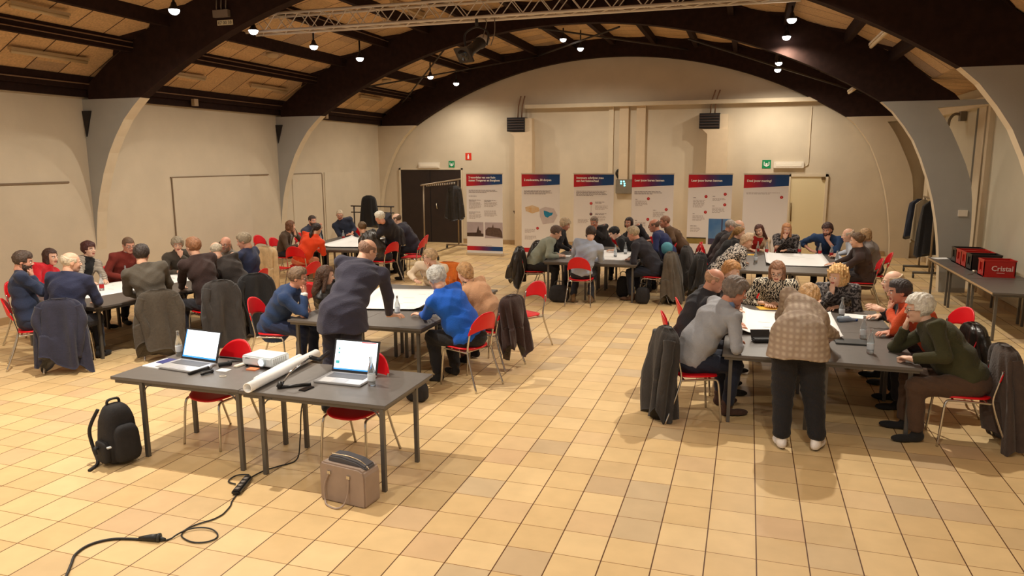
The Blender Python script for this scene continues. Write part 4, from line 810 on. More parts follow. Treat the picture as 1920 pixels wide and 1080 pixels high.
# ================================================================== WHO SITS WHERE
PEOPLE = {
 'L1': dict(lab='bearded dark haired man in a navy sweater, chin on hand, leftmost of all people', hip=(-8.75, 6.95), fa=50, lo=40, p=12, s=1.06, top=(42, 54, 86), bot=(38, 46, 70), hair=('short', (78, 62, 52)), beard=1, L=('T', 0.5, 0.14), R=('C',), fat=0.01, tone=1, head=(-8.824, 6.993, 1.347)),
 'L2': dict(lab='woman in a bright red jacket with dark bobbed hair at the front left tables', hip=(-9.85, 7.85), fa=15, lo=5, p=5, s=0.98, top=(206, 14, 34), hair=('bob', (66, 40, 30)), bot=(30, 28, 32), head=(-9.71, 8.126, 1.228)),
 'L3': dict(lab='white haired balding man in a navy sweater, back to camera, before the navy coat', hip=(-8.2, 6.98), fa=112, lo=60, p=8, s=1.1, top=(40, 46, 80), bot=(34, 36, 50), hair=('ring', (214, 200, 176)), L=('T', 0.42, 0.2), R=('T', 0.42, 0.2), fat=0.03, near=1, tone=0, head=(-8.184, 7.132, 1.339)),
 'L4': dict(lab='woman in a pale striped cardigan over black with short dark red hair', hip=(-9.95, 8.75), fa=-5, lo=0, p=0, s=0.98, top=('stripe', (190, 180, 164), (140, 130, 120), 14), hair=('fluffy', (74, 34, 30)), inner=((20, 18, 20), 0.09), collar=None, tone=2, head=(-9.868, 8.94, 1.239)),
 'L5': dict(lab='man in a maroon sweater with glasses facing the camera at the front left tables', hip=(-9.85, 9.45), fa=-15, lo=-20, p=15, s=1.06, top=(120, 38, 26), hair=('crop', (110, 84, 64)), gl=1, collar=(190, 180, 170), tone=1, fat=0.02, head=(-9.573, 9.432, 1.262)),
 'L6': dict(lab='man with dark hair in an olive grey sweater, back to camera, beside the quilted jacket', hip=(-7.55, 7.82), fa=140, lo=115, p=5, s=1.1, top=(98, 90, 78), hair=('short', (54, 44, 40)), bot=(40, 40, 52), L=('T', 0.44, 0.2), R=('T', 0.4, 0.2), near=1, fat=0.015, head=(-7.701, 7.795, 1.378)),
 'L7': dict(lab='grey curly haired person in dark grey, hand at mouth, far side of front left tables', hip=(-9.4, 10.4), fa=-40, lo=-45, p=12, s=1.0, top=(90, 82, 70), hair=('fluffy', (156, 142, 120)), L=('C',), R=('T', 0.5, 0.14), head=(-9.235, 10.141, 1.203)),
 'L8': dict(lab='man with reddish hair in a dark brown sweater with white shirt collar, seen from behind', hip=(-7.35, 8.62), fa=160, lo=165, p=5, s=1.1, top=(64, 44, 40), hair=('short', (150, 104, 72)), collar=(226, 218, 210), L=('T', 0.5, 0.14), R=('T', 0.42, 0.2), near=1, head=(-7.535, 8.571, 1.397)),
 'L9': dict(lab='man with white ring of hair in a dark brown jacket seen from behind', hip=(-7.25, 9.35), fa=150, lo=140, p=20, s=1.06, top=(60, 52, 48), hair=('ring', (200, 188, 166)), L=('T', 0.5, 0.14), R=('T', 0.5, 0.14), fat=0.02, tone=0, head=(-7.62, 9.142, 1.273)),
 'L10': dict(lab='bald bearded man in a grey sweater at the far end of the front left tables', hip=(-8.35, 10.35), fa=-75, lo=-75, p=5, s=1.04, top=(126, 116, 104), hair=('bald', (150, 120, 100)), beard=1, gl=1, tone=1, head=(-8.221, 10.105, 1.247)),
 'L11': dict(lab='grey haired man in a dark blue shirt, right end of the front left tables', hip=(-7.65, 9.9), fa=185, lo=200, p=18, s=1.08, top=(46, 56, 92), hair=('short', (160, 144, 120)), collar=(40, 50, 84), L=('T', 0.5, 0.14), R=('T', 0.38, 0.1), tone=1, head=(-7.661, 9.851, 1.343)),
 'B1': dict(lab='brown haired woman in a brown cardigan with head propped on her hand', hip=(-9.95, 14.15), fa=0, lo=50, p=10, s=0.98, top=(96, 76, 58), hair=('bob', (112, 72, 44)), L=('C',), R=('T', 0.5, 0.14), inner=((190, 190, 190), 0.04), head=(-9.65, 14.038, 1.18)),
 'B2': dict(lab='man in slate blue with sunglasses pushed up on his head, one hand raised', hip=(-10.0, 15.2), fa=-15, lo=-25, p=5, s=1.06, top=(74, 78, 98), hair=('crop', (70, 56, 48)), gl=2, beard=1, L=('X', (-9.62, 15.15, 1.0), (0.3, -0.2, 1), (-0.3, -0.9, 0), 0), R=('T', 0.5, 0.14), tone=1, head=(-9.704, 14.997, 1.223)),
 'B3': dict(lab='dark haired woman in a bright orange sweater with her back to the camera', hip=(-8.75, 13.0), fa=98, lo=80, p=20, s=0.98, top=(232, 70, 22), hair=('pony', (40, 28, 24)), bot=(214, 140, 100), L=('T', 0.42, 0.2), R=('T', 0.42, 0.22), hem=0.05, head=(-8.476, 13.241, 1.209)),
 'B4': dict(lab='white haired man in dark blue, arms folded, far end of the back left tables', hip=(-9.75, 16.85), fa=-65, lo=-60, p=15, s=1.06, top=(48, 56, 78), hair=('crop', (206, 190, 164)), gl=1, L=('T', 0.34, 0.02), R=('T', 0.3, 0.04), tone=1, head=(-9.922, 16.583, 1.244)),
 'B5': dict(lab='dark blonde woman in a black leather jacket with patterned sleeve at the back left tables', hip=(-7.4, 14.15), fa=165, lo=150, p=15, s=0.98, top=(58, 50, 42), hair=('bun', (104, 80, 52)), leather=1, L=('T', 0.5, 0.14), R=('T', 0.42, 0.2), head=(-7.829, 13.971, 1.194)),
 'B6': dict(lab='white haired man in a dark suit standing and leaning over the back left tables', hip=(-7.3, 14.45), fa=160, lo=170, p=20, s=1.06, hz=1.0, top=(44, 42, 54), bot=(30, 28, 36), hair=('short', (232, 224, 208)), hem=0.2, feet=[(-7.38, 14.2, 160), (-7.2, 14.5, 160)], L=('X', (-7.9, 14.5, 0.77), (-1, 0.2, 0)), R=('X', (-7.85, 14.7, 0.77), (-1, 0.2, 0)), tone=1, shoe=(24, 20, 20), head=(-7.375, 13.923, 1.423)),
 'B7': dict(lab='man with glasses in a navy suit jacket seated right of the back left tables', hip=(-7.35, 15.6), fa=185, lo=190, p=12, s=1.08, top=(46, 42, 58), bot=(30, 28, 38), hair=('ring', (110, 90, 70)), gl=1, hem=0.2, L=('T', 0.5, 0.14), R=('T', 0.5, 0.14), tone=2, collar=(200, 190, 200), head=(-7.759, 15.453, 1.264)),
 'M1': dict(lab='man in a bright blue suit with white cuff resting his head on his hand', hip=(-5.65, 7.75), fa=8, lo=15, p=8, s=1.08, top=(32, 62, 110), bot=(26, 40, 76), hair=('short', (120, 96, 74)), gl=1, hem=0.2, cuff=(236, 234, 232), R=('C', 0.02), L=('T', 0.36, 0.06), near=1, fat=0.01, tone=1, shoe=(120, 110, 98), head=(-5.22, 7.7, 1.185)),
 'M2': dict(lab='woman with long brown hair in a black padded jacket behind the standing bald man', hip=(-5.55, 8.85), fa=8, lo=30, p=15, s=1.0, top=(36, 34, 34), leather=1, hair=('long', (76, 50, 34)), L=('T', 0.5, 0.14), R=('T', 0.5, 0.14), head=(-5.305, 8.462, 1.1)),
 'M3': dict(lab='bald man in a navy suit standing bent over a table, leaning on one hand', hip=(-3.98, 6.62), fa=108, lo=62, p=25, s=1.08, hz=1.02, fat=0.035, sh=1.1, legw=1.15, top=(62, 60, 80), bot=(46, 46, 66), hair=('ring', (150, 116, 96)), gl=1, hem=0.17, feet=[(-4.12, 6.45, 105), (-3.84, 6.4, 95)], R=('X', (-3.84, 7.42, 0.79), (0.95, 0.1, 0), (0, 0, 1), 0, (0.8, -0.5, 0.3)), L=('X', (-4.6, 7.6, 0.78), (-0.3, 0.9, 0)), near=1, tone=0, shoe=(20, 18, 20), collar=(210, 204, 214), head=(-3.962, 7.18, 1.619)),
 'M4': dict(lab='short blonde woman with glasses in a cream sweater, far end of the middle tables', hip=(-4.72, 10.7), fa=-80, lo=-160, p=5, s=1.0, top=(234, 214, 186), hair=('short', (196, 164, 124)), gl=1, L=('C', 0.02), R=('T', 0.42, 0.2), tone=0, near=1, head=(-4.601, 10.261, 1.143)),
 'M5': dict(lab='grey curly haired woman in a bright blue sweater seen from behind at the middle tables', hip=(-3.02, 7.8), fa=160, lo=150, p=22, s=1.06, top=(14, 92, 200), bot=(26, 24, 28), hair=('fluffy', (196, 196, 192)), L=('X', (-3.68, 7.95, 0.765), (-1, 0.25, 0)), R=('X', (-3.62, 8.12, 0.765), (-1, 0, 0)), near=1, legw=1.15, fat=0.055, shoe=(30, 28, 28), head=(-3.4, 7.749, 1.252)),
 'M7': dict(lab='short haired blonde woman in a beige pink sweater seen from behind at the middle tables', hip=(-3.0, 8.65), fa=165, lo=150, p=22, s=1.0, top=(204, 156, 118), bot=(120, 70, 66), hair=('shag', (190, 146, 96)), L=('T', 0.5, 0.14), R=('T', 0.5, 0.14), near=1, fat=0.035, scarf=(70, 60, 56), head=(-3.381, 8.599, 1.191)),
 'C1': dict(lab='man in a pale grey green sweater leaning in from the left, middle back tables', hip=(-3.95, 13.7), fa=15, lo=20, p=22, s=1.06, top=(152, 158, 142), hair=('short', (98, 78, 66)), bot=(40, 36, 36), L=('T', 0.5, 0.14), R=('T', 0.5, 0.14), near=0, head=(-3.522, 13.871, 1.21)),
 'C2': dict(lab='grey blonde curly haired person in a black top, left side of the middle back tables', hip=(-3.9, 14.8), fa=5, lo=5, p=25, s=1.0, top=(34, 30, 32), hair=('fluffy', (200, 178, 146)), L=('T', 0.5, 0.14), R=('T', 0.44, 0.1), tone=3, head=(-3.598, 14.934, 1.276)),
 'C3': dict(lab='man in black with glasses on forehead, hand on mouth, far end of middle back tables', hip=(-2.95, 16.4), fa=-90, lo=-100, p=20, s=1.06, top=(46, 40, 40), hair=('crop', (150, 130, 112)), gl=2, L=('C',), R=('T', 0.5, 0.14), tone=3, head=(-3.253, 16.253, 1.234)),
 'C4': dict(lab='man in a light blue shirt, back to camera, at the middle back tables', hip=(-2.82, 12.95), fa=92, lo=95, p=25, s=1.06, top=(170, 182, 204), hair=('short', (60, 46, 40)), bot=(34, 36, 46), L=('T', 0.42, 0.22), R=('T', 0.42, 0.22), near=1, shoe=(120, 92, 60), kick=-0.32, head=(-2.654, 12.984, 1.296)),
 'C5': dict(lab='black haired man in a black suit bending over the maps at the middle back tables', hip=(-1.65, 15.4), fa=185, lo=200, p=32, s=1.06, top=(26, 26, 30), hair=('short', (18, 16, 18)), collar=(226, 220, 214), hem=0.15, L=('X', (-2.55, 14.95, 0.77), (-1, -0.1, 0)), R=('T', 0.5, 0.14), tone=2, head=(-2.624, 15.283, 1.09)),
 'C6': dict(lab='smiling woman with a dark bob in black behind the middle back tables', hip=(-2.0, 16.35), fa=-95, lo=-110, p=5, s=0.98, top=(34, 30, 34), hair=('bob', (46, 30, 26)), tone=1, head=(-2.486, 16.33, 1.221)),
 'C7': dict(lab='grey blonde haired man in a dark navy jacket, near right of the middle back tables', hip=(-1.55, 13.65), fa=172, lo=172, p=18, s=1.08, top=(46, 44, 54), hair=('short', (184, 166, 138)), bot=(40, 44, 60), L=('T', 0.44, 0.12), R=('T', 0.44, 0.12), near=1, fat=0.02, shoe=(110, 74, 48), tone=1, head=(-1.995, 13.651, 1.25)),
 'C8': dict(lab='man with glasses in a royal blue sweater seated right of the middle back tables', hip=(-1.35, 14.65), fa=175, lo=185, p=12, s=1.06, top=(44, 54, 108), hair=('ring', (120, 92, 74)), gl=1, fat=0.02, tone=3, head=(-1.737, 14.668, 1.319)),
 'C9': dict(lab='bald man in a brown sweater seated farthest right at the middle back tables', hip=(-1.15, 15.75), fa=190, lo=200, p=8, s=1.06, top=(118, 88, 60), hair=('crop', (150, 106, 80)), tone=3, head=(-1.645, 15.758, 1.308)),
 'R1': dict(lab='grey haired man in black, farthest left at the back right tables', hip=(-0.6, 15.7), fa=0, lo=5, p=10, s=1.06, top=(42, 36, 40), hair=('crop', (170, 160, 150)), tone=1, head=(-0.3, 15.718, 1.252)),
 'R2': dict(lab='balding man in dark brown beside the woman with the blonde ponytail', hip=(-0.55, 15.05), fa=0, lo=-5, p=10, s=1.06, top=(64, 54, 52), hair=('ring', (200, 186, 168)), tone=0, head=(-0.127, 15.115, 1.297)),
 'R3': dict(lab='woman with a dark blonde ponytail in black at the left of the back right tables', hip=(-0.5, 14.4), fa=8, lo=0, p=12, s=0.98, top=(36, 34, 36), hair=('pony', (150, 112, 62)), head=(-0.106, 14.464, 1.222)),
 'R4': dict(lab='woman in a black and white patterned blouse, near left of the back right tables', hip=(-0.5, 13.65), fa=15, lo=-5, p=15, s=0.98, top=('spots', (36, 32, 34), (214, 204, 192), 42), hair=('shag', (196, 166, 136)), L=('T', 0.46, 0.1), R=('T', 0.46, 0.1), near=1, head=(0.034, 13.709, 1.154)),
 'R5': dict(lab='woman with long auburn hair, cream cardigan and red top, at the back right tables', hip=(0.15, 16.3), fa=-90, lo=-105, p=18, ro=18, s=0.98, top=(222, 196, 162), hair=('long', (84, 44, 32)), inner=((190, 40, 36), 0.1), tone=2, L=('T', 0.5, 0.14), R=('T', 0.4, 0.05), head=(0.269, 15.959, 1.156)),
 'R6': dict(lab='blonde woman in a dark patterned blouse, chin on fist, at the back right tables', hip=(0.8, 16.3), fa=-92, lo=-85, p=12, s=0.98, top=('spots', (44, 40, 42), (120, 114, 112), 30), hair=('long', (196, 138, 92)), R=('C',), L=('T', 0.36, 0.02), near=1, head=(0.796, 15.994, 1.188)),
 'R7': dict(lab='bearded long haired man in a blue shirt with rolled sleeves, hand at his mouth', hip=(1.6, 16.35), fa=-100, lo=-115, p=15, s=1.1, top=(38, 70, 116), hair=('shag', (66, 40, 34)), beard=1, L=('C',), R=('T', 0.36, 0.26), sleeve=0.45, near=1, sh=1.1, tone=1, head=(1.555, 15.912, 1.203)),
 'R8': dict(lab='balding old man in a pale blue shirt, mostly hidden, right of the back right tables', hip=(2.1, 15.3), fa=182, lo=180, p=12, s=1.06, top=(196, 204, 216), hair=('ring', (206, 190, 170)), tone=0, head=(1.832, 14.993, 1.192)),
 'R9': dict(lab='brown haired woman in a dark brown jacket seen from behind at the back right tables', hip=(2.0, 14.0), fa=178, lo=165, p=12, s=1.02, top=(70, 52, 48), hair=('bun', (98, 72, 46)), bot=(50, 38, 36), L=('T', 0.5, 0.14), R=('T', 0.46, 0.1), hem=0.2, near=1, head=(1.821, 13.756, 1.22)),
 'R10': dict(lab='dark blonde woman in a grey sweater, right of the back right tables', hip=(2.3, 14.9), fa=180, lo=150, p=15, s=0.98, top=(132, 124, 120), hair=('bob', (176, 142, 102)), head=(2.094, 14.788, 1.219)),
 'F1': dict(lab='bald man in a black jacket in profile at the left of the front right tables', hip=(-0.58, 8.35), fa=8, lo=-5, p=18, s=1.08, top=(44, 44, 52), hair=('ring', (190, 150, 120)), bot=(36, 36, 46), L=('T', 0.5, 0.14), R=('T', 0.5, 0.14), near=1, fat=0.035, tone=1, hem=0.15, head=(-0.295, 8.281, 1.286)),
 'F2': dict(lab='blonde woman in profile behind the bald man at the front right tables', hip=(-0.5, 9.25), fa=10, lo=-10, p=20, s=0.98, top=(50, 44, 42), hair=('shag', (184, 134, 82)), near=1, tone=2, head=(-0.141, 9.351, 1.245)),
 'F3': dict(lab='grey haired man in a light grey sweater with blue collar at the front right tables', hip=(-0.52, 7.5), fa=28, lo=10, p=22, s=1.1, top=(158, 160, 166), bot=(38, 42, 62), hair=('fluffy', (124, 112, 104)), collar=(120, 150, 196), L=('C',), R=('T', 0.44, 0.16), near=1, tone=3, fat=0.03, shoe=(84, 54, 40), head=(-0.069, 7.625, 1.285)),
 'F4': dict(lab='woman with glasses and reddish bob in a black and cream zigzag blouse', hip=(0.38, 10.3), fa=-88, lo=-98, p=22, s=1.04, top=('zig', (34, 30, 30), (222, 212, 190), 9), hair=('bob', (140, 98, 70)), gl=1, L=('T', 0.42, 0.0), R=('T', 0.44, 0.1), near=1, tone=2, head=(0.407, 9.87, 1.186)),
 'F5': dict(lab='blonde woman in a checked jacket and white trainers bending over the front right table', hip=(0.5, 6.88), fa=95, lo=92, p=55, s=1.06, hz=1.03, fat=0.035, sh=1.15, legw=1.3, top=('plaid', (160, 140, 122), (186, 168, 148), 6), bot=(26, 24, 28), hair=('shag', (206, 164, 112)), hem=0.17, feet=[(0.4, 6.8, 100), (0.7, 6.84, 70)], L=('X', (0.36, 7.86, 0.78), (0.3, 1, 0), (0, 0, 1), 0, (-0.2, -1, 0.5)), R=('X', (0.84, 7.88, 0.78), (-0.2, 1, 0), (0, 0, 1), 0, (0.2, -1, 0.5)), near=1, shoe=(236, 230, 226), head=(0.618, 7.551, 1.264)),
 'F6': dict(lab='woman with curly blonde hair in a dark purple patterned blouse, fist at her mouth', hip=(1.18, 10.3), fa=-95, lo=-135, p=10, s=1.04, top=('spots', (44, 34, 42), (120, 104, 112), 16), hair=('curly', (214, 170, 110)), R=('C',), L=('T', 0.44, 0.0), near=1, tone=2, head=(1.115, 9.839, 1.16)),
 'F7': dict(lab='balding man in a black jacket gesturing with one hand, behind the orange fleece man', hip=(2.05, 9.3), fa=180, lo=182, p=5, s=1.06, top=(38, 40, 46), hair=('ring', (206, 184, 150)), L=('X', (1.5, 8.95, 0.93), (-1, 0.1, 0.25), (0.1, -0.6, 0.8), 0), R=('T', 0.5, 0.14), near=1, tone=2, head=(1.651, 9.356, 1.194)),
 'F8': dict(lab='dark haired man in an orange fleece with his hand on his face', hip=(2.02, 8.4), fa=180, lo=185, p=8, s=1.06, top=(206, 76, 28), hair=('short', (64, 56, 56)), L=('C', 0.02), R=('T', 0.5, 0.14), near=1, tone=1, bot=(34, 34, 44), head=(1.589, 8.58, 1.204)),
 'F9': dict(lab='white haired man with glasses, olive green sweater and brown trousers, near right corner', hip=(2.02, 7.48), fa=180, lo=182, p=8, s=1.08, top=(68, 66, 32), bot=(92, 66, 46), hair=('fluffy', (232, 224, 212)), gl=1, R=('C', 0.03), L=('F', 0.5, 0.1), near=1, fat=0.045, tone=2, shoe=(30, 28, 28), kick=0.02, legw=1.1, head=(1.599, 7.679, 1.195)),
}
CHAIRS = {
 'L1': 'red chair under the bearded dark haired man in a navy sweater',
 'L2': 'red chair under the woman in a bright red jacket with dark bobbed hair at the',
 'L3': 'red chair under the white haired balding man in a navy sweater',
 'L4': 'red chair under the woman in a pale striped cardigan over black with short dark red',
 'L5': 'red chair under the man in a maroon sweater with glasses facing the camera at the',
 'L6': 'red chair under the man with dark hair in an olive grey sweater',
 'L7': 'red chair under the grey curly haired person in dark grey',
 'L8': 'red chair under the man with reddish hair in a dark brown sweater with white shirt',
 'L9': 'red chair under the man with white ring of hair in a dark brown jacket seen',
 'L10': 'red chair under the bald bearded man in a grey sweater at the far end of',
 'L11': 'red chair under the grey haired man in a dark blue shirt',
 'B1': 'red chair under the brown haired woman in a brown cardigan with head propped on her',
 'B2': 'red chair under the man in slate blue with sunglasses pushed up on his head',
 'B3': 'red chair under the dark haired woman in a bright orange sweater with her back to',
 'B4': 'red chair under the white haired man in dark blue',
 'B5': 'red chair under the dark blonde woman in a black leather jacket with patterned sleeve at',
 'B7': 'red chair under the man with glasses in a navy suit jacket seated right of the',
 'M1': 'red chair under the man in a bright blue suit with white cuff resting his head',
 'M2': 'red chair under the woman with long brown hair in a black padded jacket behind the',
 'M4': 'red chair under the short blonde woman with glasses in a cream sweater',
 'M5': 'red chair under the grey curly haired woman in a bright blue sweater seen from behind',
 'M7': 'red chair under the short haired blonde woman in a beige pink sweater seen from behind',
 'C1': 'red chair under the man in a pale grey green sweater leaning in from the left',
 'C2': 'red chair under the grey blonde curly haired person in a black top',
 'C3': 'red chair under the man in black with glasses on forehead',
 'C4': 'red chair under the man in a light blue shirt',
 'C5': 'red chair under the black haired man in a black suit bending over the maps at',
 'C6': 'red chair under the smiling woman with a dark bob in black behind the middle back',
 'C7': 'red chair under the grey blonde haired man in a dark navy jacket',
 'C8': 'red chair under the man with glasses in a royal blue sweater seated right of the',
 'C9': 'red chair under the bald man in a brown sweater seated farthest right at the middle',
 'R1': 'red chair under the grey haired man in black',
 'R2': 'red chair under the balding man in dark brown beside the woman with the blonde ponytail',
 'R3': 'red chair under the woman with a dark blonde ponytail in black at the left of',
 'R4': 'red chair under the woman in a black and white patterned blouse',
 'R5': 'red chair under the woman with long auburn hair',
 'R6': 'red chair under the blonde woman in a dark patterned blouse',
 'R7': 'red chair under the bearded long haired man in a blue shirt with rolled sleeves',
 'R8': 'red chair under the balding old man in a pale blue shirt',
 'R9': 'red chair under the brown haired woman in a dark brown jacket seen from behind at',
 'R10': 'red chair under the dark blonde woman in a grey sweater',
 'F1': 'red chair under the bald man in a black jacket',
 'F2': 'red chair under the blonde woman',
 'F3': 'red chair under the grey haired man in a light grey sweater with blue collar at',
 'F4': 'red chair under the woman with glasses and reddish bob in a black and cream zigzag',
 'F6': 'red chair under the woman with curly blonde hair in a dark purple patterned blouse',
 'F7': 'red chair under the balding man in a black jacket gesturing with one hand',
 'F8': 'red chair under the dark haired man in an orange fleece with his hand on his',
 'F9': 'red chair under the white haired man with glasses',
}
CFACE = {
 'L3': 127,
 'M5': 158,
}
CPOS = {
 'F7': (2.2, 9.4, 205),
 'F3': (-0.44, 7.45, 22),
}
EMPTY = [
 (-4.65, 5.46, -97, 'red chair tucked behind the front desk under the left laptop and projector'),
 (-3.17, 5.42, -92, 'red chair tucked behind the front desk under the right laptop'),
 (-2.93, 9.69, -120, 'empty red chair standing in the aisle right of the middle group'),
 (-7.35, 10.95, 170, 'empty red chair seen side on between the front left and back left groups'),
 (-9.0, 12.6, 80, 'red chair carrying the long cream coat'),
 (-10.4, 13.2, 60, 'red chair under the grey brown scarf at the far left'),
 (-10.6, 14.5, -5, 'empty red chair left behind the woman in the brown cardigan'),
 (-7.15, 14.95, 185, 'red chair behind the white haired standing man'),
]
COATS = [
 ('L3', 'navy', 'navy woollen coat hung over the chair nearest the camera in the front left group', {'h_': 0.82, 'w1': 0.3, 'seed': 2}),
 ('L6', 'quilt', 'olive quilted jacket hung over the chair behind the man in the olive grey sweater', {'h_': 0.8, 'w1': 0.3, 'seed': 3}),
 ('L8', 'grey', 'charcoal coat hung over the chair behind the man with reddish hair', {'h_': 0.85, 'w1': 0.32, 'seed': 4}),
 ('L9', 'black', 'black coat hung over the chair behind the man with the white ring of hair', {'h_': 0.85, 'w1': 0.28, 'seed': 5}),
 ((-9.0, 12.6, 80), 'cream', 'long cream coat draped over a red chair between the two left groups', {'h_': 0.78, 'w1': 0.27, 'seed': 6, 'sleeves': 0, 'd1': 0.09}),
 ((-10.4, 13.2, 60), 'tan', 'grey brown scarf and bag hung over a chair at the far left', {'h_': 0.5, 'w1': 0.24, 'seed': 7, 'sleeves': 0}),
 ('M7', 'maroon', 'dark maroon brown coat hung over the chair of the woman in beige pink', {'h_': 0.68, 'w1': 0.2, 'seed': 8, 'sleeves': 0}),
 ('C1', 'leather', 'black leather jacket hung over the nearer left chair of the middle back group', {'h_': 0.66, 'w1': 0.3, 'seed': 9, 'd1': 0.16}),
 ('C2', 'leather', 'black leather jacket hung over the farther left chair of the middle back group', {'h_': 0.62, 'w1': 0.28, 'seed': 10, 'd1': 0.15}),
 ('C7', 'gbrown', 'grey brown coat hung over the nearer right chair of the middle back group', {'h_': 0.88, 'w1': 0.38, 'seed': 11, 'd1': 0.16}),
 ('C8', 'grey', 'dark coat hung over the chair of the man in the royal blue sweater', {'h_': 0.84, 'w1': 0.36, 'seed': 12, 'd1': 0.16}),
 ('R4', 'black', 'black coat hung over the chair of the woman in the black and white blouse', {'h_': 0.7, 'w1': 0.26, 'seed': 13}),
 ('F3', 'grey', 'long charcoal coat hung over the near left chair of the front right group', {'h_': 0.9, 'w1': 0.25, 'seed': 14}),
 ('F9', 'brown', 'dark brown coat hung over the chair of the man in olive green', {'h_': 0.88, 'w1': 0.3, 'seed': 15}),
 ('F8', 'leather', 'black padded jacket hood hung over the chair of the man in orange', {'h_': 0.6, 'w1': 0.22, 'seed': 16}),
 ('M4', 'orange', 'orange jacket hung over the chair of the woman in the cream sweater', {'h_': 0.5, 'w1': 0.2, 'seed': 18, 'top': 0.98, 'dx': -0.16, 'sleeves': 0}),
]
# ================================================================== PEOPLE ENGINE
def nets(D, o, h):
    """surface nets on a signed distance grid"""
    S = D < 0
    nx, ny, nz = D.shape
    c = [S[i:nx-1+i, j:ny-1+j, k:nz-1+k] for i in (0, 1) for j in (0, 1) for k in (0, 1)]
    cnt = sum(x.astype(np.int8) for x in c); act = (cnt > 0) & (cnt < 8)
    idx = -np.ones(act.shape, dtype=np.int64); I = np.argwhere(act); idx[act] = np.arange(len(I))
    acc = np.zeros((len(I), 3)); num = np.zeros(len(I)); i0 = I
    cor = [(i, j, k) for i in (0, 1) for j in (0, 1) for k in (0, 1)]
    for a in cor:
        for ax in range(3):
            if a[ax]: continue
            b = list(a); b[ax] = 1
            da = D[I[:, 0]+a[0], I[:, 1]+a[1], I[:, 2]+a[2]]; db = D[I[:, 0]+b[0], I[:, 1]+b[1], I[:, 2]+b[2]]
            m_ = (da < 0) != (db < 0); t = np.where(m_, da/(da-db+1e-12), 0)
            p = np.tile(np.array(a, float), (len(I), 1)); p[:, ax] += t
            acc[m_] += p[m_]; num[m_] += 1
    V = o+(I+acc/num[:, None])*h
    F = []
    for ax in range(3):
        u, v = (ax+1) % 3, (ax+2) % 3
        s0 = [slice(None)]*3; s1 = [slice(None)]*3; s0[ax] = slice(0, -1); s1[ax] = slice(1, None)
        A, B = S[tuple(s0)], S[tuple(s1)]; E = np.argwhere(A != B)
        ok = (E[:, u] > 0) & (E[:, v] > 0) & (E[:, u] < D.shape[u]-1) & (E[:, v] < D.shape[v]-1); E = E[ok]
        if not len(E): continue
        def at(du, dv):
            q = E.copy(); q[:, u] += du; q[:, v] += dv; return idx[q[:, 0], q[:, 1], q[:, 2]]
        Q = np.stack([at(-1, -1), at(0, -1), at(0, 0), at(-1, 0)], 1)
        fl = A[E[:, 0], E[:, 1], E[:, 2]]; Q[~fl] = Q[~fl][:, ::-1]
        F.append(Q[(Q >= 0).all(1)])
    return V, (np.concatenate(F) if F else np.zeros((0, 4), int))
def grid(lo, hi, h):
    lo = np.array(lo, float); n = np.ceil((np.array(hi)-lo)/h).astype(int)+1
    G = np.stack(np.meshgrid(*[lo[i]+np.arange(n[i])*h for i in range(3)], indexing='ij'), -1).astype(np.float32)
    return G, lo
def smin(a, b, k):
    hh = np.clip(.5+.5*(b-a)/k, 0, 1); return b*(1-hh)+a*hh-k*hh*(1-hh)
def cap_(P, a, b, ra, rb):
    a = np.asarray(a, np.float32); b = np.asarray(b, np.float32); ab = b-a; pa = P-a
    t = np.clip((pa @ ab)/(ab @ ab+1e-9), 0, 1); return np.linalg.norm(pa-t[..., None]*ab, axis=-1)-(ra+(rb-ra)*t)
def ell_(P, c, r, M=None):
    q = P-np.asarray(c, np.float32)
    if M is not None: q = q @ np.asarray(M, np.float32)   # columns = axes
    r = np.asarray(r, np.float32); k0 = np.linalg.norm(q/r, axis=-1); k1 = np.linalg.norm(q/(r*r), axis=-1)
    return k0*(k0-1)/(k1+1e-6)
def U_(P, prims, k):
    D = None
    for p in prims:
        d = p(P); D = d if D is None else smin(D, d, k)
    return D
nrm = lambda v: np.asarray(v, float)/(np.linalg.norm(v)+1e-9)
UPV = np.array([0, 0, 1.])
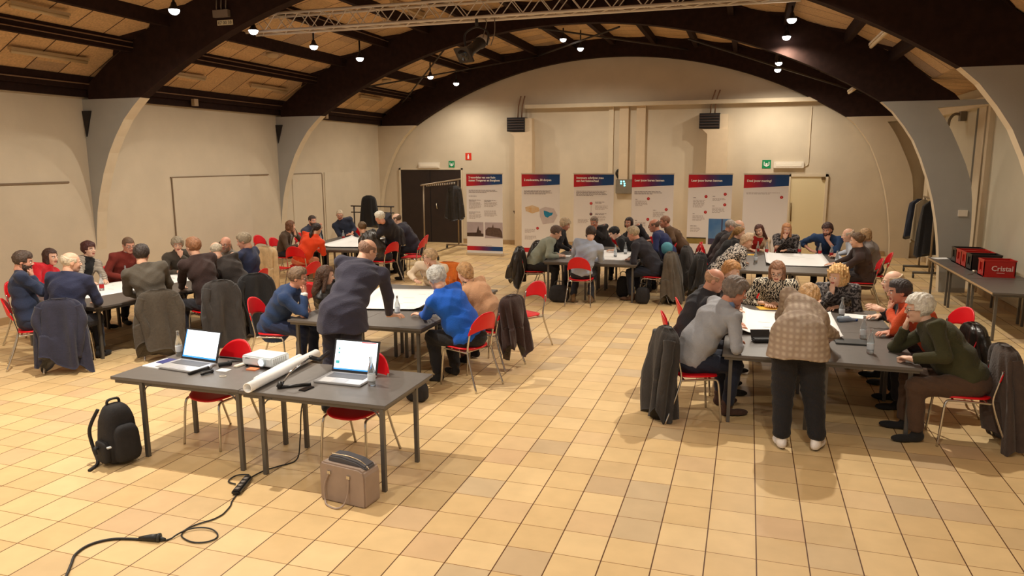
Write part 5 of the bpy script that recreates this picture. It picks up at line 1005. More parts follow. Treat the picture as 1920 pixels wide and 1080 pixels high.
# ---- head template (x right, y forward, z up, origin at the centre of the head)
def build_head():
    G, o = grid((-.11, -.13, -.22), (.11, .135, .14), .0052)
    D = ell_(G, (0, -.014, .032), (.075, .094, .084))
    D = smin(D, ell_(G, (0, .022, -.028), (.061, .068, .088)), .03)
    D = smin(D, ell_(G, (0, .058, -.088), (.028, .026, .024)), .03)
    for s in (-1, 1):
        D = smin(D, ell_(G, (s*.034, .062, -.025), (.022, .02, .024)), .02)
        D = smin(D, cap_(G, (s*.012, .083, .022), (s*.045, .07, .02), .009, .007), .012)
        D = -smin(-D, cap_(G, (s*.03, .096, .002), (s*.034, .096, .002), .015, .015), .012)
    D = smin(D, cap_(G, (0, .086, .012), (0, .104, -.02), .007, .0115), .012)
    for s in (-1, 1): D = smin(D, ell_(G, (s*.013, .097, -.024), (.009, .009, .007)), .006)
    D = smin(D, ell_(G, (0, .089, -.052), (.024, .008, .006)), .006); D = smin(D, ell_(G, (0, .086, -.064), (.02, .009, .007)), .006)
    for s in (-1, 1):
        e = ell_(G, (s*.076, -.008, -.004), (.009, .02, .031)); e = -smin(-e, -(-ell_(G, (s*.085, .0, .0), (.007, .011, .018))) if False else -e*1.0-0+0*e-(-0), .001) if False else e
        D = smin(D, e, .008)
    D = smin(D, cap_(G, (0, -.03, -.05), (0, -.04, -.1), .05, .05), .03)
    V, F = nets(D, o, .0052)
    C = V[F].mean(1); mi = np.zeros(len(F), int)
    lips = (abs(C[:, 0]) < .023) & (C[:, 2] < -.047) & (C[:, 2] > -.07) & (C[:, 1] > .08); mi[lips] = 2
    for s in (-1, 1):
        br = (abs(C[:, 0]-s*.031) < .02) & (abs(C[:, 2]-.0265+.08*(abs(C[:, 0])-.03)) < .0045) & (C[:, 1] > .06); mi[br] = 1
    V = V.tolist(); F = F.tolist(); mi = mi.tolist()
    for s in (-1, 1):   # eyeballs
        mb = MB(); n = 12; c = np.array((s*.0315, .0765, .002)); k = len(V)
        for i in range(7):
            la = PI*i/6
            for j in range(n): V.append((c+.0125*np.array((math.sin(la)*math.cos(2*PI*j/n), math.cos(la), math.sin(la)*math.sin(2*PI*j/n)))).tolist())
        for i in range(6):
            for j in range(n):
                F.append([k+i*n+j, k+i*n+(j+1) % n, k+(i+1)*n+(j+1) % n, k+(i+1)*n+j]); mi.append(4 if i < 1 else (3 if i < 3 else 0))
    return np.array(V), F, mi
def hair_noise(G, a, f_, seed=0):
    return a*(np.sin(G[..., 0]*f_+seed)*np.sin(G[..., 1]*f_*.9+1+seed)*np.sin(G[..., 2]*f_*.8+2)+.5*np.sin(G[..., 0]*f_*2.3+G[..., 1]*f_*1.7+seed))
def build_hair(kind):
    h = .0062; G, o = grid((-.16, -.19, -.34 if kind in ('long', 'pony') else -.18), (.16, .13, .18), h)
    x, y, z = G[..., 0], G[..., 1], G[..., 2]
    cran = lambda t, dz=0: ell_(G, (0, -.016, .034+dz), (.076+t, .095+t, .085+t))
    line = lambda y0, z0, y1, z1: ((G[..., 2]-z0)*(y1-y0)-(G[..., 1]-y0)*(z1-z0))/math.hypot(y1-y0, z1-z0)
    hairline = np.maximum(y-(.07+.0*z), 0)
    front = np.minimum(z-.062, 9)          # above the forehead
    # allowed region: behind an oblique plane from forehead to ear, above the nape
    sl = (y-.012)*.80-(z-.028)*.6           # <0 behind / above
    fore = np.maximum(-(z-.07), y-.085+0*z)
    reg = np.minimum(np.minimum(np.maximum(.058-z, y-.1), np.maximum(y-.046, -.0-z)), np.maximum(y-.004, -.1-z))
    if kind == 'short': D = np.maximum(smin(cran(.015), ell_(G, (0, .03, .092), (.06, .05, .036)), .02)+hair_noise(G, .0035, 110), np.maximum(reg, -(z+.085)+(y+.06)*.2))
    elif kind == 'crop': D = np.maximum(cran(.006)+hair_noise(G, .0015, 160), np.maximum(reg, -(z+.075)))
    elif kind == 'ring': D = np.maximum(np.maximum(cran(.008)+hair_noise(G, .002, 140), np.maximum(np.minimum(np.maximum(y-.04, -z), y-.004), -(z+.08))), (z-.052)-np.maximum(0, -y-.04)*.5)
    elif kind == 'fluffy': D = np.maximum(smin(cran(.026), ell_(G, (0, -.02, .08), (.085, .1, .06)), .02)+hair_noise(G, .006, 70), np.maximum(reg, -(z+.09)))
    elif kind == 'shag': D = np.maximum(smin(cran(.022), ell_(G, (0, -.06, -.03), (.082, .06, .09)), .03)+hair_noise(G, .005, 80), np.maximum(np.minimum(sl, np.maximum(.058-z, y-.11)), -(z+.11)))
    elif kind == 'curly':
        D = smin(cran(.038), ell_(G, (0, -.03, -.03), (.125, .1, .1)), .04)+hair_noise(G, .011, 75)
        D = np.maximum(D, np.maximum(np.minimum((y-.03)+.25*(.03-abs(x)), np.maximum(.066-z, y-.12)), -(z+.13)))
    elif kind in ('bob', 'long', 'pony', 'bun'):
        D = cran(.017)
        if kind == 'bob':
            for s in (-1, 1): D = smin(D, cap_(G, (s*.07, .0, .02), (s*.078, .008, -.085), .028, .026), .03)
            D = smin(D, ell_(G, (0, -.05, -.05), (.086, .06, .075)), .03); zl = -.125
        elif kind == 'long':
            for s in (-1, 1): D = smin(D, cap_(G, (s*.07, .0, .02), (s*.085, .015, -.2), .026, .03), .03)
            D = smin(D, cap_(G, (0, -.07, .0), (0, -.085, -.25), .07, .06), .04); zl = -.31
        elif kind == 'pony': D = smin(D, cap_(G, (0, -.11, .03), (0, -.15, -.15), .026, .03), .02); D = smin(D, cap_(G, (0, -.15, -.15), (0, -.13, -.26), .03, .012), .02); zl = -.32
        else: D = smin(D, ell_(G, (0, -.115, .045), (.042, .035, .04)), .01); zl = -.1
        D = D+hair_noise(G, .0035, 90)
        fc = np.maximum(abs(x)-.056-.012*(z < -.0), 0)
        face = np.minimum(np.minimum((y-.028)+.0*z, 9), np.maximum(.07-z, y-.12))
        ex = np.maximum(abs(x)-.064, -(y-.0))
        reg2 = np.minimum(face, np.maximum(-(abs(x)-.058), y-.005) if kind in ('bob', 'long') else face)
        D = np.maximum(D, np.maximum(-1*np.minimum(9, 9)+0*z if False else (np.where(z > .07, y-.105, y-.034)), zl-z))
        if kind in ('pony', 'bun'): D = np.maximum(D, np.where(y > -.09, np.maximum(sl, -(z+.09)), -1))
    elif kind == 'beard':
        D = np.maximum(smin(ell_(G, (0, .026, -.035), (.066, .07, .09)), ell_(G, (0, .062, -.09), (.034, .032, .03)), .03)+hair_noise(G, .002, 120), np.maximum(z+.036-.25*np.maximum(0, .06-y), np.maximum(-(y-.0), -(ell_(G, (0, .095, -.058), (.022, .03, .01))))))
    V, F = nets(D, o, h)
    return V, F.tolist()
def build_hand(fist):
    h = .0048; G, o = grid((-.075, -.03, -.06), (.075, .21, .05), h)
    D = ell_(G, (0, .05, 0), (.042, .052, .016)); D = smin(D, cap_(G, (0, -.02, 0), (0, .02, 0), .026, .024), .02)
    for i, (x, L) in enumerate(((-.03, .07), (-.0095, .08), (.0105, .074), (.029, .056))):
        a = np.array((x*.95, .088-abs(i-1)*.003, 0)); sp = x*.25
        if fist:
            b = a+np.array((sp*.3, .028, -.014)); c = b+np.array((0, -.004, -.03)); d = c+np.array((0, -.026, .0))
        else:
            b = a+np.array((sp*.5, L*.45, .003)); c = b+np.array((sp*.4, L*.32, -.011)); d = c+np.array((sp*.2, L*.2, -.014))
        for p, q, r in ((a, b, .0105), (b, c, .0096), (c, d, .0088)): D = smin(D, cap_(G, p, q, r, r*.94), .004)
    a = np.array((-.03, .03, -.004)); b = np.array((-.055, .062, -.012)); c = np.array((-.058, .09, -.016)) if not fist else np.array((-.03, .085, -.03))
    D = smin(D, cap_(G, (-.018, .012, -.002), a, .018, .015), .008); D = smin(D, cap_(G, a, b, .013, .0108), .006); D = smin(D, cap_(G, b, c, .0108, .0092), .004)
    V, F = nets(D, o, h); return V, F.tolist()
def build_shoe():
    h = .008; G, o = grid((-.07, -.1, -.1), (.07, .22, .08), h)
    D = smin(ell_(G, (0, -.02, -.03), (.04, .055, .05)), ell_(G, (0, .1, -.052), (.046, .1, .034)), .04); D = smin(D, cap_(G, (0, -.01, 0), (0, -.02, .05), .04, .043), .02)
    D = np.maximum(D, -(G[..., 2]+.085)); V, F = nets(D, o, h); C = V[F].mean(1)
    return V, F.tolist(), (C[:, 2] < -.066).astype(int).tolist()
HEADT = build_head(); HAIRT = {}; HANDT = [build_hand(0), build_hand(1)]; SHOET = build_shoe()
def hairt(k):
    if k not in HAIRT: HAIRT[k] = build_hair(k)
    return HAIRT[k]
# ---- materials for people
def skin(tone): return mat('skin_%d' % tone, [srgb(228, 178, 150), srgb(216, 156, 130), srgb(234, 190, 164), srgb(206, 142, 116)][tone], .5, var=.05, vs=14, bump=.04, bs=150)
LIPS = mat('lips', srgb(176, 92, 80), .5); EYEW = mat('eye_white', srgb(236, 230, 222), .3); IRIS = mat('eye_iris', srgb(46, 34, 28), .25)
def hairm(c): return mat('hair_%d_%d_%d' % c, srgb(*c), .55, var=.3, vs=30, bump=.6, bs=70)
def patmat(kind, c1, c2, sc):
    nm = 'pattern_%s_%d_%d' % (kind, c1[0], c2[0])
    if nm in MATS: return MATS[nm]
    M = mat(nm, srgb(*c1), .85, bump=.3, bs=60); N, Lk = M.node_tree.nodes, M.node_tree.links; b = N['Principled BSDF']
    tc = N.new('ShaderNodeTexCoord'); r = N.new('ShaderNodeValToRGB'); e = r.color_ramp.elements; r.color_ramp.interpolation = 'CONSTANT' if kind != 'plaid' else 'LINEAR'
    e[0].color = srgb(*c1)+(1,); e[1].color = srgb(*c2)+(1,); e[1].position = .5
    if kind == 'stripe':
        w_ = N.new('ShaderNodeTexWave'); w_.inputs['Scale'].default_value = sc; w_.bands_direction = 'Z'; w_.inputs['Distortion'].default_value = 1.5; w_.inputs['Detail Scale'].default_value = .6; Lk.new(tc.outputs['Object'], w_.inputs[0]); Lk.new(w_.outputs['Fac'], r.inputs[0])
    elif kind == 'spots':
        n_ = N.new('ShaderNodeTexNoise'); n_.inputs['Scale'].default_value = sc; n_.inputs['Detail'].default_value = 1; Lk.new(tc.outputs['Object'], n_.inputs[0]); Lk.new(n_.outputs['Fac'], r.inputs[0])
    elif kind == 'zig':
        w_ = N.new('ShaderNodeTexWave'); w_.wave_type = 'BANDS'; w_.bands_direction = 'X'; w_.inputs['Scale'].default_value = sc; w_.inputs['Distortion'].default_value = 9; w_.inputs['Detail'].default_value = 1; w_.inputs['Detail Scale'].default_value = 3
        Lk.new(tc.outputs['Object'], w_.inputs[0]); Lk.new(w_.outputs['Fac'], r.inputs[0])
    else:
        ws = []
        for dr in ('X', 'Z'):
            w_ = N.new('ShaderNodeTexWave'); w_.bands_direction = dr; w_.inputs['Scale'].default_value = sc; Lk.new(tc.outputs['Object'], w_.inputs[0]); ws.append(w_)
        mt = N.new('ShaderNodeMath'); mt.operation = 'MULTIPLY'; Lk.new(ws[0].outputs['Fac'], mt.inputs[0]); Lk.new(ws[1].outputs['Fac'], mt.inputs[1]); Lk.new(mt.outputs[0], r.inputs[0])
        e[1].position = .8
    Lk.new(r.outputs[0], b.inputs['Base Color']); return M
def clothm(c, leather=False):
    if isinstance(c[0], str): return patmat(*c)
    if leather: return mat('leather_%d_%d_%d' % c, srgb(*c), .38, var=.2, vs=10, bump=.6, bs=16)
    if max(c) < 120: c = tuple(int(.86*v+.0*max(c)) for v in c)
    return mat('fabric_%d_%d_%d' % tuple(c), srgb(*c), .88, var=.08, vs=9, bump=.3, bs=70, sheen=.08)
GLF = mat('spectacle_frame', srgb(40, 30, 28), .3)
def ik(S, W, a, b, pole):
    d = W-S; L = np.linalg.norm(d); L2 = min(max(L, abs(a-b)+.02), a+b-.005); W = S+d/L*L2; d = d/L
    x = (a*a-b*b+L2*L2)/(2*L2); hgt = math.sqrt(max(a*a-x*x, 0)); p = pole-d*(pole @ d); p = nrm(p)
    return S+d*x+p*hgt, W
def xf(V, R, t, s=1.0): return (np.asarray(V)*s) @ R.T+t
def frame(y, z):
    y = nrm(y); z = nrm(z-y*(z @ y)); return np.stack([np.cross(y, z), y, z], 1)
def person(n, lab, hip, head, fa, lo=None, p=10, ro=0, s=1.05, top=(60, 60, 70), bot=(40, 40, 52), hair=('short', (60, 46, 38)), tone=0, L=('T', .40, .16), R=('T', .40, .16), gl=0, beard=0, collar=None, inner=None,
           hz=.585, hem=.07, feet=None, fat=0.012, legw=1.0, sleeve=1.0, leather=0, shoe=(30, 26, 26), cuff=None, kick=.0, near=0, scarf=None, sh=1.0, grp=None, gap=0):
    sd_ = abs(hash(n)) if False else sum(ord(ch)*7 for ch in n); rs = np.random.RandomState(sd_ % 9973)
    lo = fa if lo is None else lo
    t = thing('person', lab, 'person', (hip[0], hip[1], 0), 0, grp); O = np.array((hip[0], hip[1], 0.))
    f = np.array((math.cos(math.radians(fa)), math.sin(math.radians(fa)), 0)); l = np.array((-f[1], f[0], 0))
    Hd = np.array(head)-O; Hp = np.array((0, 0, hz))
    pr = math.radians(p); ly = math.radians(lo); lf = np.array((math.cos(ly)*math.cos(pr), math.sin(ly)*math.cos(pr), -math.sin(pr)))
    lr = np.array((math.sin(ly), -math.cos(ly), 0)); lu = np.cross(lr, lf); q = math.radians(ro); lu2 = lu*math.cos(q)+lr*math.sin(q); HR = frame(lf, lu2)
    sp0 = nrm(Hd-Hp); nd = nrm(.6*UPV+.4*sp0+.2*f*(1 if not gap else 0)) if not feet else nrm(.25*UPV+.75*sp0)
    N = Hd-nd*.15*s-np.array((lf[0], lf[1], 0))*.012; sd = nrm(N-Hp); TL = np.linalg.norm(N-Hp)
    tf = nrm(f-sd*(f @ sd)) if abs(f @ sd) < .98 else nrm(UPV*-1-sd*(-sd[2])); tl = np.cross(sd, tf)*1.0
    if tl @ l < 0: tl = -tl
    Rm = np.stack([tl, tf, sd], 1); hump = -tf*.02
    at = lambda k: Hp+sd*TL*k+hump*math.sin(PI*min(1, k))*1.6
    shw = .192*s*sh; SC_ = N-sd*.042*s; SL, SR = SC_+tl*shw, SC_-tl*shw
    fr = lambda a, b: TT+.035
    def wrist(m, side):
        S = SL if side > 0 else SR; ll = l*side
        if m[0] == 'T': W = f*m[1]+ll*m[2]; W = np.array((W[0], W[1], TT+.045)); return W, nrm(f*.8-ll*.55), UPV, 0, -UPV*.9+ll*.5-f*.1
        if m[0] == 'F': W = f*m[1]+ll*m[2]; W = np.array((W[0], W[1], TT+.055)); return W, nrm(f*.7-ll*.7), UPV, 1, -UPV*.9+ll*.5-f*.1
        if m[0] == 'C':
            W = Hd+lf*.06-lu2*.175*s+ll*(.03+(m[1] if len(m) > 1 else 0))+f*.05; return W, nrm(Hd+lf*.085-lu2*.05*s-W), nrm(lf*1.0+ll*.2), 1, -UPV+f*.7+ll*.3
        if m[0] == 'L': W = f*m[1]+ll*m[2]; W = np.array((W[0], W[1], hz+.09)); return W, nrm(f*.9-ll*.4), UPV, 0, -UPV*.6+ll*.6-f*.5
        if m[0] == 'X': W = np.array(m[1])-O; return W, nrm(m[2]), nrm(m[3]) if len(m) > 3 else UPV, (m[4] if len(m) > 4 else 0), (np.array(m[5], float) if len(m) > 5 else -UPV+ll*.3)
    WL = wrist(L, 1); WR = wrist(R, -1)
    ua, fa_ = .285*s, .255*s
    EL, wl = ik(SL, WL[0], ua, fa_, np.array(WL[4], float)); ER, wr = ik(SR, WR[0], ua, fa_, np.array(WR[4], float))
    # legs
    hl, hr = Hp+l*.095*s-UPV*.02, Hp-l*.095*s-UPV*.02; th, sn = .44*s, .43*s; legs = []
    for k, h0 in enumerate((hl, hr)):
        sg = 1 if k == 0 else -1
        if feet:
            A = np.array((feet[k][0], feet[k][1], .1))-O; K, A = ik(h0, A, th, sn, f); fd = nrm(np.array((math.cos(math.radians(feet[k][2])), math.sin(math.radians(feet[k][2])), 0)))
        else:
            kk = kick+rs.uniform(-.06, .06); K = h0+f*th*.96+l*sg*.05; K[2] = .53; A = K+f*(kk-.04)+l*sg*.01; A[2] = .1; fd = nrm(f+l*sg*rs.uniform(0, .3))
        legs.append((h0, K, A, fd))
    # ---------------- top
    g_ = .0155 if not near else .0125
    pt = [lambda P: ell_(P, at(.06), (.182*s+fat*.7, .142*s+fat*.8, .15*s), Rm), lambda P: ell_(P, at(.36)+tf*fat*.5, (.17*s+fat, .138*s+fat, .18*s), Rm), lambda P: ell_(P, at(.7), (.187*s*sh+fat*.6, .14*s+fat*.4, .18*s), Rm),
          lambda P: cap_(P, SL-sd*.012, SR-sd*.012, .07*s, .07*s), lambda P: cap_(P, N-sd*.01, SL-sd*.0, .058*s, .056*s), lambda P: cap_(P, N-sd*.01, SR-sd*.0, .058*s, .056*s), lambda P: cap_(P, N-sd*.02, N+nd*.07, .075*s, .062*s)]
    if hem > .12: pt.append((lambda P: cap_(P*np.array((1, 1, 1), np.float32), Hp-l*.05-UPV*(hem+.1), Hp-l*.05+UPV*.02, .175*s+fat+.06*(legw-1), .15*s+fat)) if feet else (lambda P: ell_(P, Hp-UPV*(hem*.4)-tf*.01, (.195*s+fat*.6, .16*s+fat*.6, .2*s))))
    if hem > .12 and feet: pt.append(lambda P: cap_(P, Hp+l*.05-UPV*(hem+.1), Hp+l*.05+UPV*.02, .175*s+fat+.06*(legw-1), .15*s+fat))
    def arm(S, E_, W_, side):
        o_ = []
        o_.append(lambda P: cap_(P, S, E_, .066*s, .055*s))
        W2 = E_+(W_-E_)*sleeve if sleeve < 1 else W_
        o_.append(lambda P: cap_(P, E_, W2, .054*s, (.041 if sleeve >= 1 else .05)*s)); return o_
    allp = np.array([Hp, N, SL, SR, EL, ER, wl, wr]); pad = .24
    lo_, hi_ = allp.min(0)-pad, allp.max(0)+np.array((pad, pad, .12)); lo_[2] = max(lo_[2], hz-.5)
    G, o0 = grid(lo_, hi_, g_)
    D = U_(G, pt, .05); D = smin(D, U_(G, arm(SL, EL, wl, 1), .02), .03); D = smin(D, U_(G, arm(SR, ER, wr, -1), .02), .03)
    ph = rs.rand(6)*6.3; rel = (G-Hp.astype(np.float32)); a_, b_, c_ = rel @ tl.astype(np.float32), rel @ tf.astype(np.float32), rel @ sd.astype(np.float32)
    fold = (1-np.abs(np.sin(c_*21+a_*9*np.sin(ph[0])+ph[1]+1.5*np.sin(a_*13+ph[2]))))*.5+(1-np.abs(np.sin(a_*17+c_*12+b_*9+ph[3]+1.3*np.sin(c_*11))))*.5
    D = D-.017*(fold-.45)
    hc = -hem
    D = np.maximum(D, (hz-hem)-G[..., 2]-.012*np.sin(a_*18+ph[4])) if feet and hem > .12 else np.maximum(D, -(c_-hc)-.018*np.sin(a_*20+ph[4])*(1 if hem > .12 else .5))
    D = np.maximum(D, ((G-N.astype(np.float32)) @ nd.astype(np.float32))-.05)
    for W_, E_ in ((wl, EL), (wr, ER)):
        dr = nrm(W_-E_); lim = (np.linalg.norm(W_-E_)*(sleeve if sleeve < 1 else 1))-.012
        along = (G-E_.astype(np.float32)) @ dr.astype(np.float32); dist = np.linalg.norm((G-E_.astype(np.float32))-along[..., None]*dr.astype(np.float32), axis=-1)
        D = np.where((dist < .085) & (along > 0), np.maximum(D, along-lim), D)
    V, F = nets(D, o0, g_)
    C = V[F].mean(1)-Hp; A_, B_, C_ = C @ tl, C @ tf, C @ sd; mi = np.zeros(len(F), int); ms = [clothm(top, leather)]
    if inner:
        ms.append(clothm(inner[0])); nearT = (B_ > .02) & (abs(A_) < inner[1]*(.35+.65*np.clip(C_/TL, 0, 1))+0*A_) & (C_ < TL+.03) & (abs(A_) < .12); mi[nearT] = 1
    mk('jacket' if inner or hem > .12 else 'sweater', V, F.tolist(), ms, t, mi, True)
    # ---------------- trousers
    g2 = .017 if not near else .015
    pp = [lambda P: ell_(P, Hp-UPV*.01, (.172*s+fat*.6, .136*s+fat*.6, .13*s))]
    for (h0, K, A, fd) in legs:
        pp += [lambda P, h0=h0, K=K: cap_(P, h0, K, .092*s*legw+fat*.15, .07*s*legw), lambda P, K=K, A=A: cap_(P, K, A+UPV*.05, .068*s*legw, .054*s*legw)]
    allp = np.array([Hp]+[x for lg in legs for x in lg[:3]]); lo_, hi_ = allp.min(0)-.19, allp.max(0)+.19; lo_[2] = max(.0, lo_[2]); hi_[2] = min(hi_[2], hz+.15)
    G, o0 = grid(lo_, hi_, g2); D = U_(G, pp, .03)
    D = D-.009*(1-np.abs(np.sin(G[..., 2]*32+G[..., 0]*17+G[..., 1]*13+ph[0]+1.5*np.sin(G[..., 2]*11)))); D = np.maximum(D, .105-G[..., 2]); D = np.maximum(D, G[..., 2]-(hz+.1))
    V, F = nets(D, o0, g2); mk('trousers', V, F.tolist(), clothm(bot), t, None, True)
    # ---------------- body (one continuous skin surface) + head + hands
    g3 = .02; bp_ = [lambda P: ell_(P, at(.1), (.13*s, .09*s, .12*s), Rm), lambda P: ell_(P, at(.6), (.13*s, .085*s, .2*s), Rm), lambda P: cap_(P, SL, SR, .035, .035), lambda P: cap_(P, SL, EL, .034, .032), lambda P: cap_(P, SR, ER, .034, .032),
                     lambda P: cap_(P, EL, wl, .036*s, .0265*s), lambda P: cap_(P, ER, wr, .036*s, .0265*s), lambda P: cap_(P, N-sd*.03, Hd-lu2*.06*s-lf*.035,   .056*s, .054*s)]
    for (h0, K, A, fd) in legs: bp_ += [lambda P, h0=h0, K=K: cap_(P, h0, K, .055, .04), lambda P, K=K, A=A: cap_(P, K, A, .04, .034)]
    allp = np.array([Hp, N, SL, SR, EL, ER, wl, wr, Hd]+[x for lg in legs for x in lg[:3]]); G, o0 = grid(allp.min(0)-.15, allp.max(0)+.08, g3)
    D = U_(G, bp_, .02); V, F = nets(D, o0, g3); V = V.tolist(); F = F.tolist(); mi = [0]*len(F)
    hv, hf, hm = HEADT; k = len(V); V += xf(hv, HR, Hd, s).tolist(); F += [[i+k for i in q] for q in hf]; mi += hm
    for W_, w_, mir in ((wl, WL, -1), (wr, WR, 1)):
        tv, tfc = HANDT[w_[3]]; v2 = tv.copy(); v2[:, 0] *= mir; Rh = frame(np.asarray(w_[1], float), np.asarray(w_[2], float)); k = len(V)
        V += xf(v2, Rh, W_, s*.98).tolist(); F += [([i+k for i in q] if mir > 0 else [i+k for i in q][::-1]) for q in tfc]; mi += [0]*len(tfc)
    hcol = hairm(hair[1] if hair else (120, 90, 70))
    mk('body', V, F, [skin(tone), hcol, LIPS, EYEW, IRIS], t, mi, True)
    if hair and hair[0] != 'bald':
        hv, hf = hairt(hair[0]); mk('hair', xf(hv, HR, Hd, s), hf, hcol, t, None, True)
    if beard: hv, hf = hairt('beard'); mk('beard', xf(hv, HR, Hd, s), hf, hcol, t, None, True)
    for k, (h0, K, A, fd) in enumerate(legs):
        hv, hf, hm = SHOET; Rf = frame(fd, UPV); A2 = A.copy(); A2[2] = .09
        mk('shoe', xf(hv, Rf, A2, s), hf, [clothm(shoe), mat('shoe_sole', srgb(210, 204, 196) if shoe[0] > 150 else srgb(24, 22, 22), .7)], t, hm, True)
    if collar or scarf:
        cc = collar or scarf; g = MB(); Rn = Matrix([list(r) for r in frame(nrm(np.array((lf[0], lf[1], 0))*1.0-nd*0), nd)])
        w0 = .06*s if collar else .075*s; g.lathe(tuple(N+nd*.005), [(w0+.012, -.012), (w0+.004, .02), (w0-.004, .045), (w0-.01, .045), (w0-.008, .0)], 20, M=Rn)
        if scarf: g.V = [(v[0]+rs.uniform(-.006, .006), v[1]+rs.uniform(-.006, .006), v[2]+rs.uniform(-.006, .006)) for v in g.V]
        g.build('shirt_collar' if collar else 'scarf', clothm(cc), t)
    if cuff:
        g = MB()
        for W_, E_ in ((wl, EL), (wr, ER)): d_ = nrm(W_-E_); g.tube([W_-d_*.035, W_+d_*.012], [.039*s, .038*s], 12)
        g.build('shirt_cuffs', clothm(cuff), t)
    if gl:
        g = MB(); zz = .0 if gl == 1 else .085; yy = .1 if gl == 1 else .07; mm = Matrix([list(r) for r in HR])
        tr = lambda v: tuple(Hd+HR @ (np.array(v)*s))
        for sx in (-1, 1):
            g.tube([tr((sx*.032+.024*math.cos(a), yy+.003-.01*abs(math.cos(a)), zz+.017*math.sin(a))) for a in np.linspace(0, 2*PI, 15)], .0022, 5)
            g.tube([tr((sx*.056, yy-.006, zz+.004)), tr((sx*.079, yy-.04, zz+.004)), tr((sx*.083, -.012, zz+.002))], .0022, 5)
        g.tube([tr((-.01, yy+.004, zz+.003)), tr((.01, yy+.004, zz+.003))], .0022, 5); g.build('glasses', GLF, t)
    return t
# ================================================================== CHAIRS
RED = mat('red_plastic', srgb(222, 12, 26), .38, var=.04); CHR = mat('chrome', (0, 0, 0))
def make_chair():
    t = thing('chair', 'x', 'chair'); n = 20; V = []; F = []; m_ = 10
    for side in (0, 1):
        for j in range(m_+1):
            for i in range(n+1):
                u = -1+2*i/n; v = j/m_; zb = .655-.0+.055*(1-u*u)-.01; zt = .66+.245*math.sqrt(max(0, 1-abs(u)**2.3))
                z = zb+(zt-zb)*v; w = .218-.0*v; x = u*w; y = -.215-.055*(1-u*u)-(z-.66)*.22+(.0-side*.012)
                V.append((x, y, z))
    q = lambda s_, i, j: s_*(n+1)*(m_+1)+j*(n+1)+i
    for j in range(m_):
        for i in range(n):
            F += [(q(0, i, j), q(0, i, j+1), q(0, i+1, j+1), q(0, i+1, j)), (q(1, i, j), q(1, i+1, j), q(1, i+1, j+1), q(1, i, j+1))]
    for i in range(n): F += [(q(0, i, 0), q(0, i+1, 0), q(1, i+1, 0), q(1, i, 0)), (q(0, i, m_), q(1, i, m_), q(1, i+1, m_), q(0, i+1, m_))]
    for j in range(m_): F += [(q(0, 0, j), q(1, 0, j), q(1, 0, j+1), q(0, 0, j+1)), (q(0, n, j), q(0, n, j+1), q(1, n, j+1), q(1, n, j))]
    b = MB(); b.add(V, F, 0, True); b.build('backrest', RED, t)
    V = []; F = []; n = 36; rings = [(.0, 0, .472), (.5, 0, .472), (.85, 0, .476), (.97, 0, .475), (1, 0, .466), (.97, 0, .457), (.8, 0, .452), (0, 0, .45)]
    for r, _, z in rings:
        for k in range(n):
            a = 2*PI*k/n; ca, sa = math.cos(a), math.sin(a); x = math.copysign(abs(ca)**.7, ca)*.225*r; y = math.copysign(abs(sa)**.75, sa)*.215*r
            zz = z-.018*max(0, y/.215)**3+.012*(abs(x)/.225)**2; V.append((x, y+.01, zz))
    F = [(i*n+k, i*n+(k+1) % n, (i+1)*n+(k+1) % n, (i+1)*n+k) for i in range(len(rings)-1) for k in range(n)]
    b = MB(); b.add(V, F, 0, True); b.build('seat', RED, t)
    for s in (-1, 1):
        MB().tube(bez([(s*.225, .225, 0), (s*.215, .2, .3), (s*.205, .185, .415), (s*.2, .14, .44), (s*.2, 0, .44), (s*.2, -.19, .435)], 5), .0115, 8).build('leg', CHR, t)
        MB().tube(bez([(s*.235, -.35, 0), (s*.215, -.25, .25), (s*.205, -.195, .42), (s*.2, -.19, .5), (s*.2, -.215, .62), (s*.197, -.24, .74)], 5), .0115, 8).build('leg', CHR, t)
    MB().tube([(-.2, .12, .44), (.2, .12, .44)], .009, 6).build('stretcher', CHR, t); MB().tube([(-.2, -.15, .438), (.2, -.15, .438)], .009, 6).build('stretcher', CHR, t)
    return t
chair0 = make_chair(); cused = []
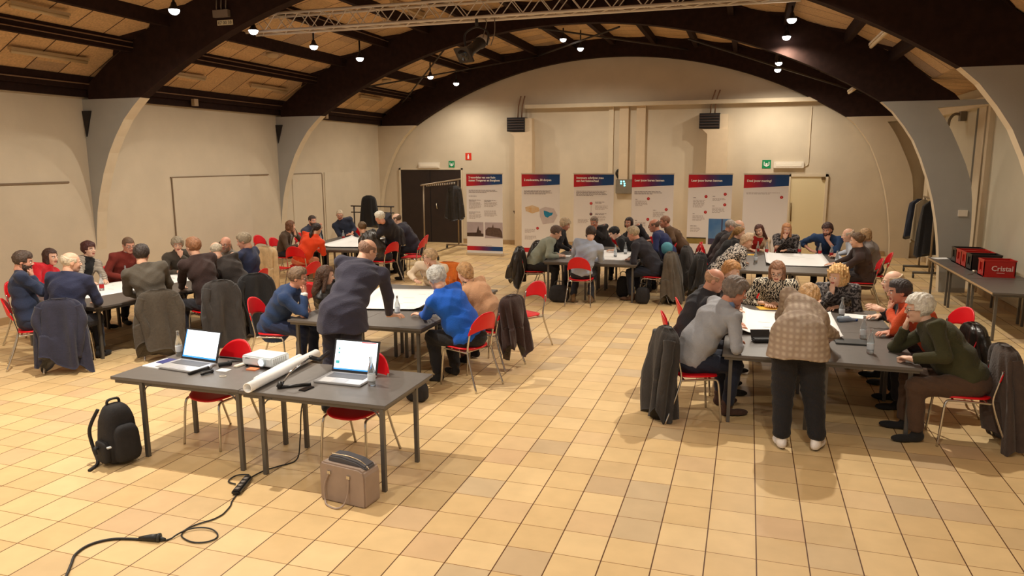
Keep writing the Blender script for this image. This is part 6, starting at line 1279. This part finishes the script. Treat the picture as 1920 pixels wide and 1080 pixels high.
def chair(x, y, face, lab, grp='red chairs'):
    rz = math.radians(face-90)
    if not cused: cused.append(1); chair0.location = (x, y, 0); chair0.rotation_euler = (0, 0, rz); chair0['label'] = lab; chair0['group'] = grp; return chair0
    return dup(chair0, (x, y, 0), rz, lab, grp)
def coat_on(x, y, face, mname, lab, h_=.8, w1=.3, seed=0, cat='coat', top=.945, d1=.11, sleeves=1, dx=0):
    t = thing('draped_coat', lab, cat, (x, y, 0), math.radians(face-90), 'coats hung over chair backs'); m_ = COATM[mname]
    garment('coat_body', m_, t, top, h_, .245, w1, .078, d1, seed, 'round', (.09 if h_ > .6 else .05), 5+seed % 3, .05, off=(dx, -.285, 0), lean=.07)
    if sleeves:
        rs = np.random.RandomState(seed+50)
        for s in (-1, 1):
            g = MB(); x0 = dx+s*.2; g.tube(bez([(x0, -.32, top-.1), (x0+s*.05, -.35, top-.26), (x0+s*.03+rs.uniform(-.03, .05), -.375, top-.46), (x0-s*rs.uniform(-.02, .07), -.39, max(.06, top-h_*.9))], 6), [.058-.0007*i+.004*math.sin(i*.9+seed) for i in range(19)], 14); g.build('sleeve', m_, t)
    return t
def pc(n, face=None, off=.03):
    """chair under a seated person of the list"""
    
    if n in CPOS: return CPOS[n]
    q = PEOPLE[n]; f_ = q['fa'] if face is None else face; a = math.radians(f_); return q['hip'][0]+math.cos(a)*off, q['hip'][1]+math.sin(a)*off, f_
o = blob('teal_cap', (0, 0, 0), (.11, .1, .12), mat('teal_cloth', srgb(96, 168, 186), .8, bump=.2, bs=60), None, .9, 3, .05); o.location = (-1.42, 14.2, .93); tag(o, 'rounded teal bundle held between the navy jacket man and the royal blue sweater man', 'cloth')
for n, q in PEOPLE.items(): person(n, **q)
for n, lab in CHAIRS.items():
    q = PEOPLE[n]; x, y, f_ = pc(n, CFACE.get(n)); chair(x, y, f_, lab)
for x, y, f_, lab in EMPTY: chair(x, y, f_, lab)
for a in COATS:
    if isinstance(a[0], str): x, y, f_ = pc(a[0], CFACE.get(a[0]))
    else: x, y, f_ = a[0]
    coat_on(x, y, f_, a[1], a[2], **a[3])
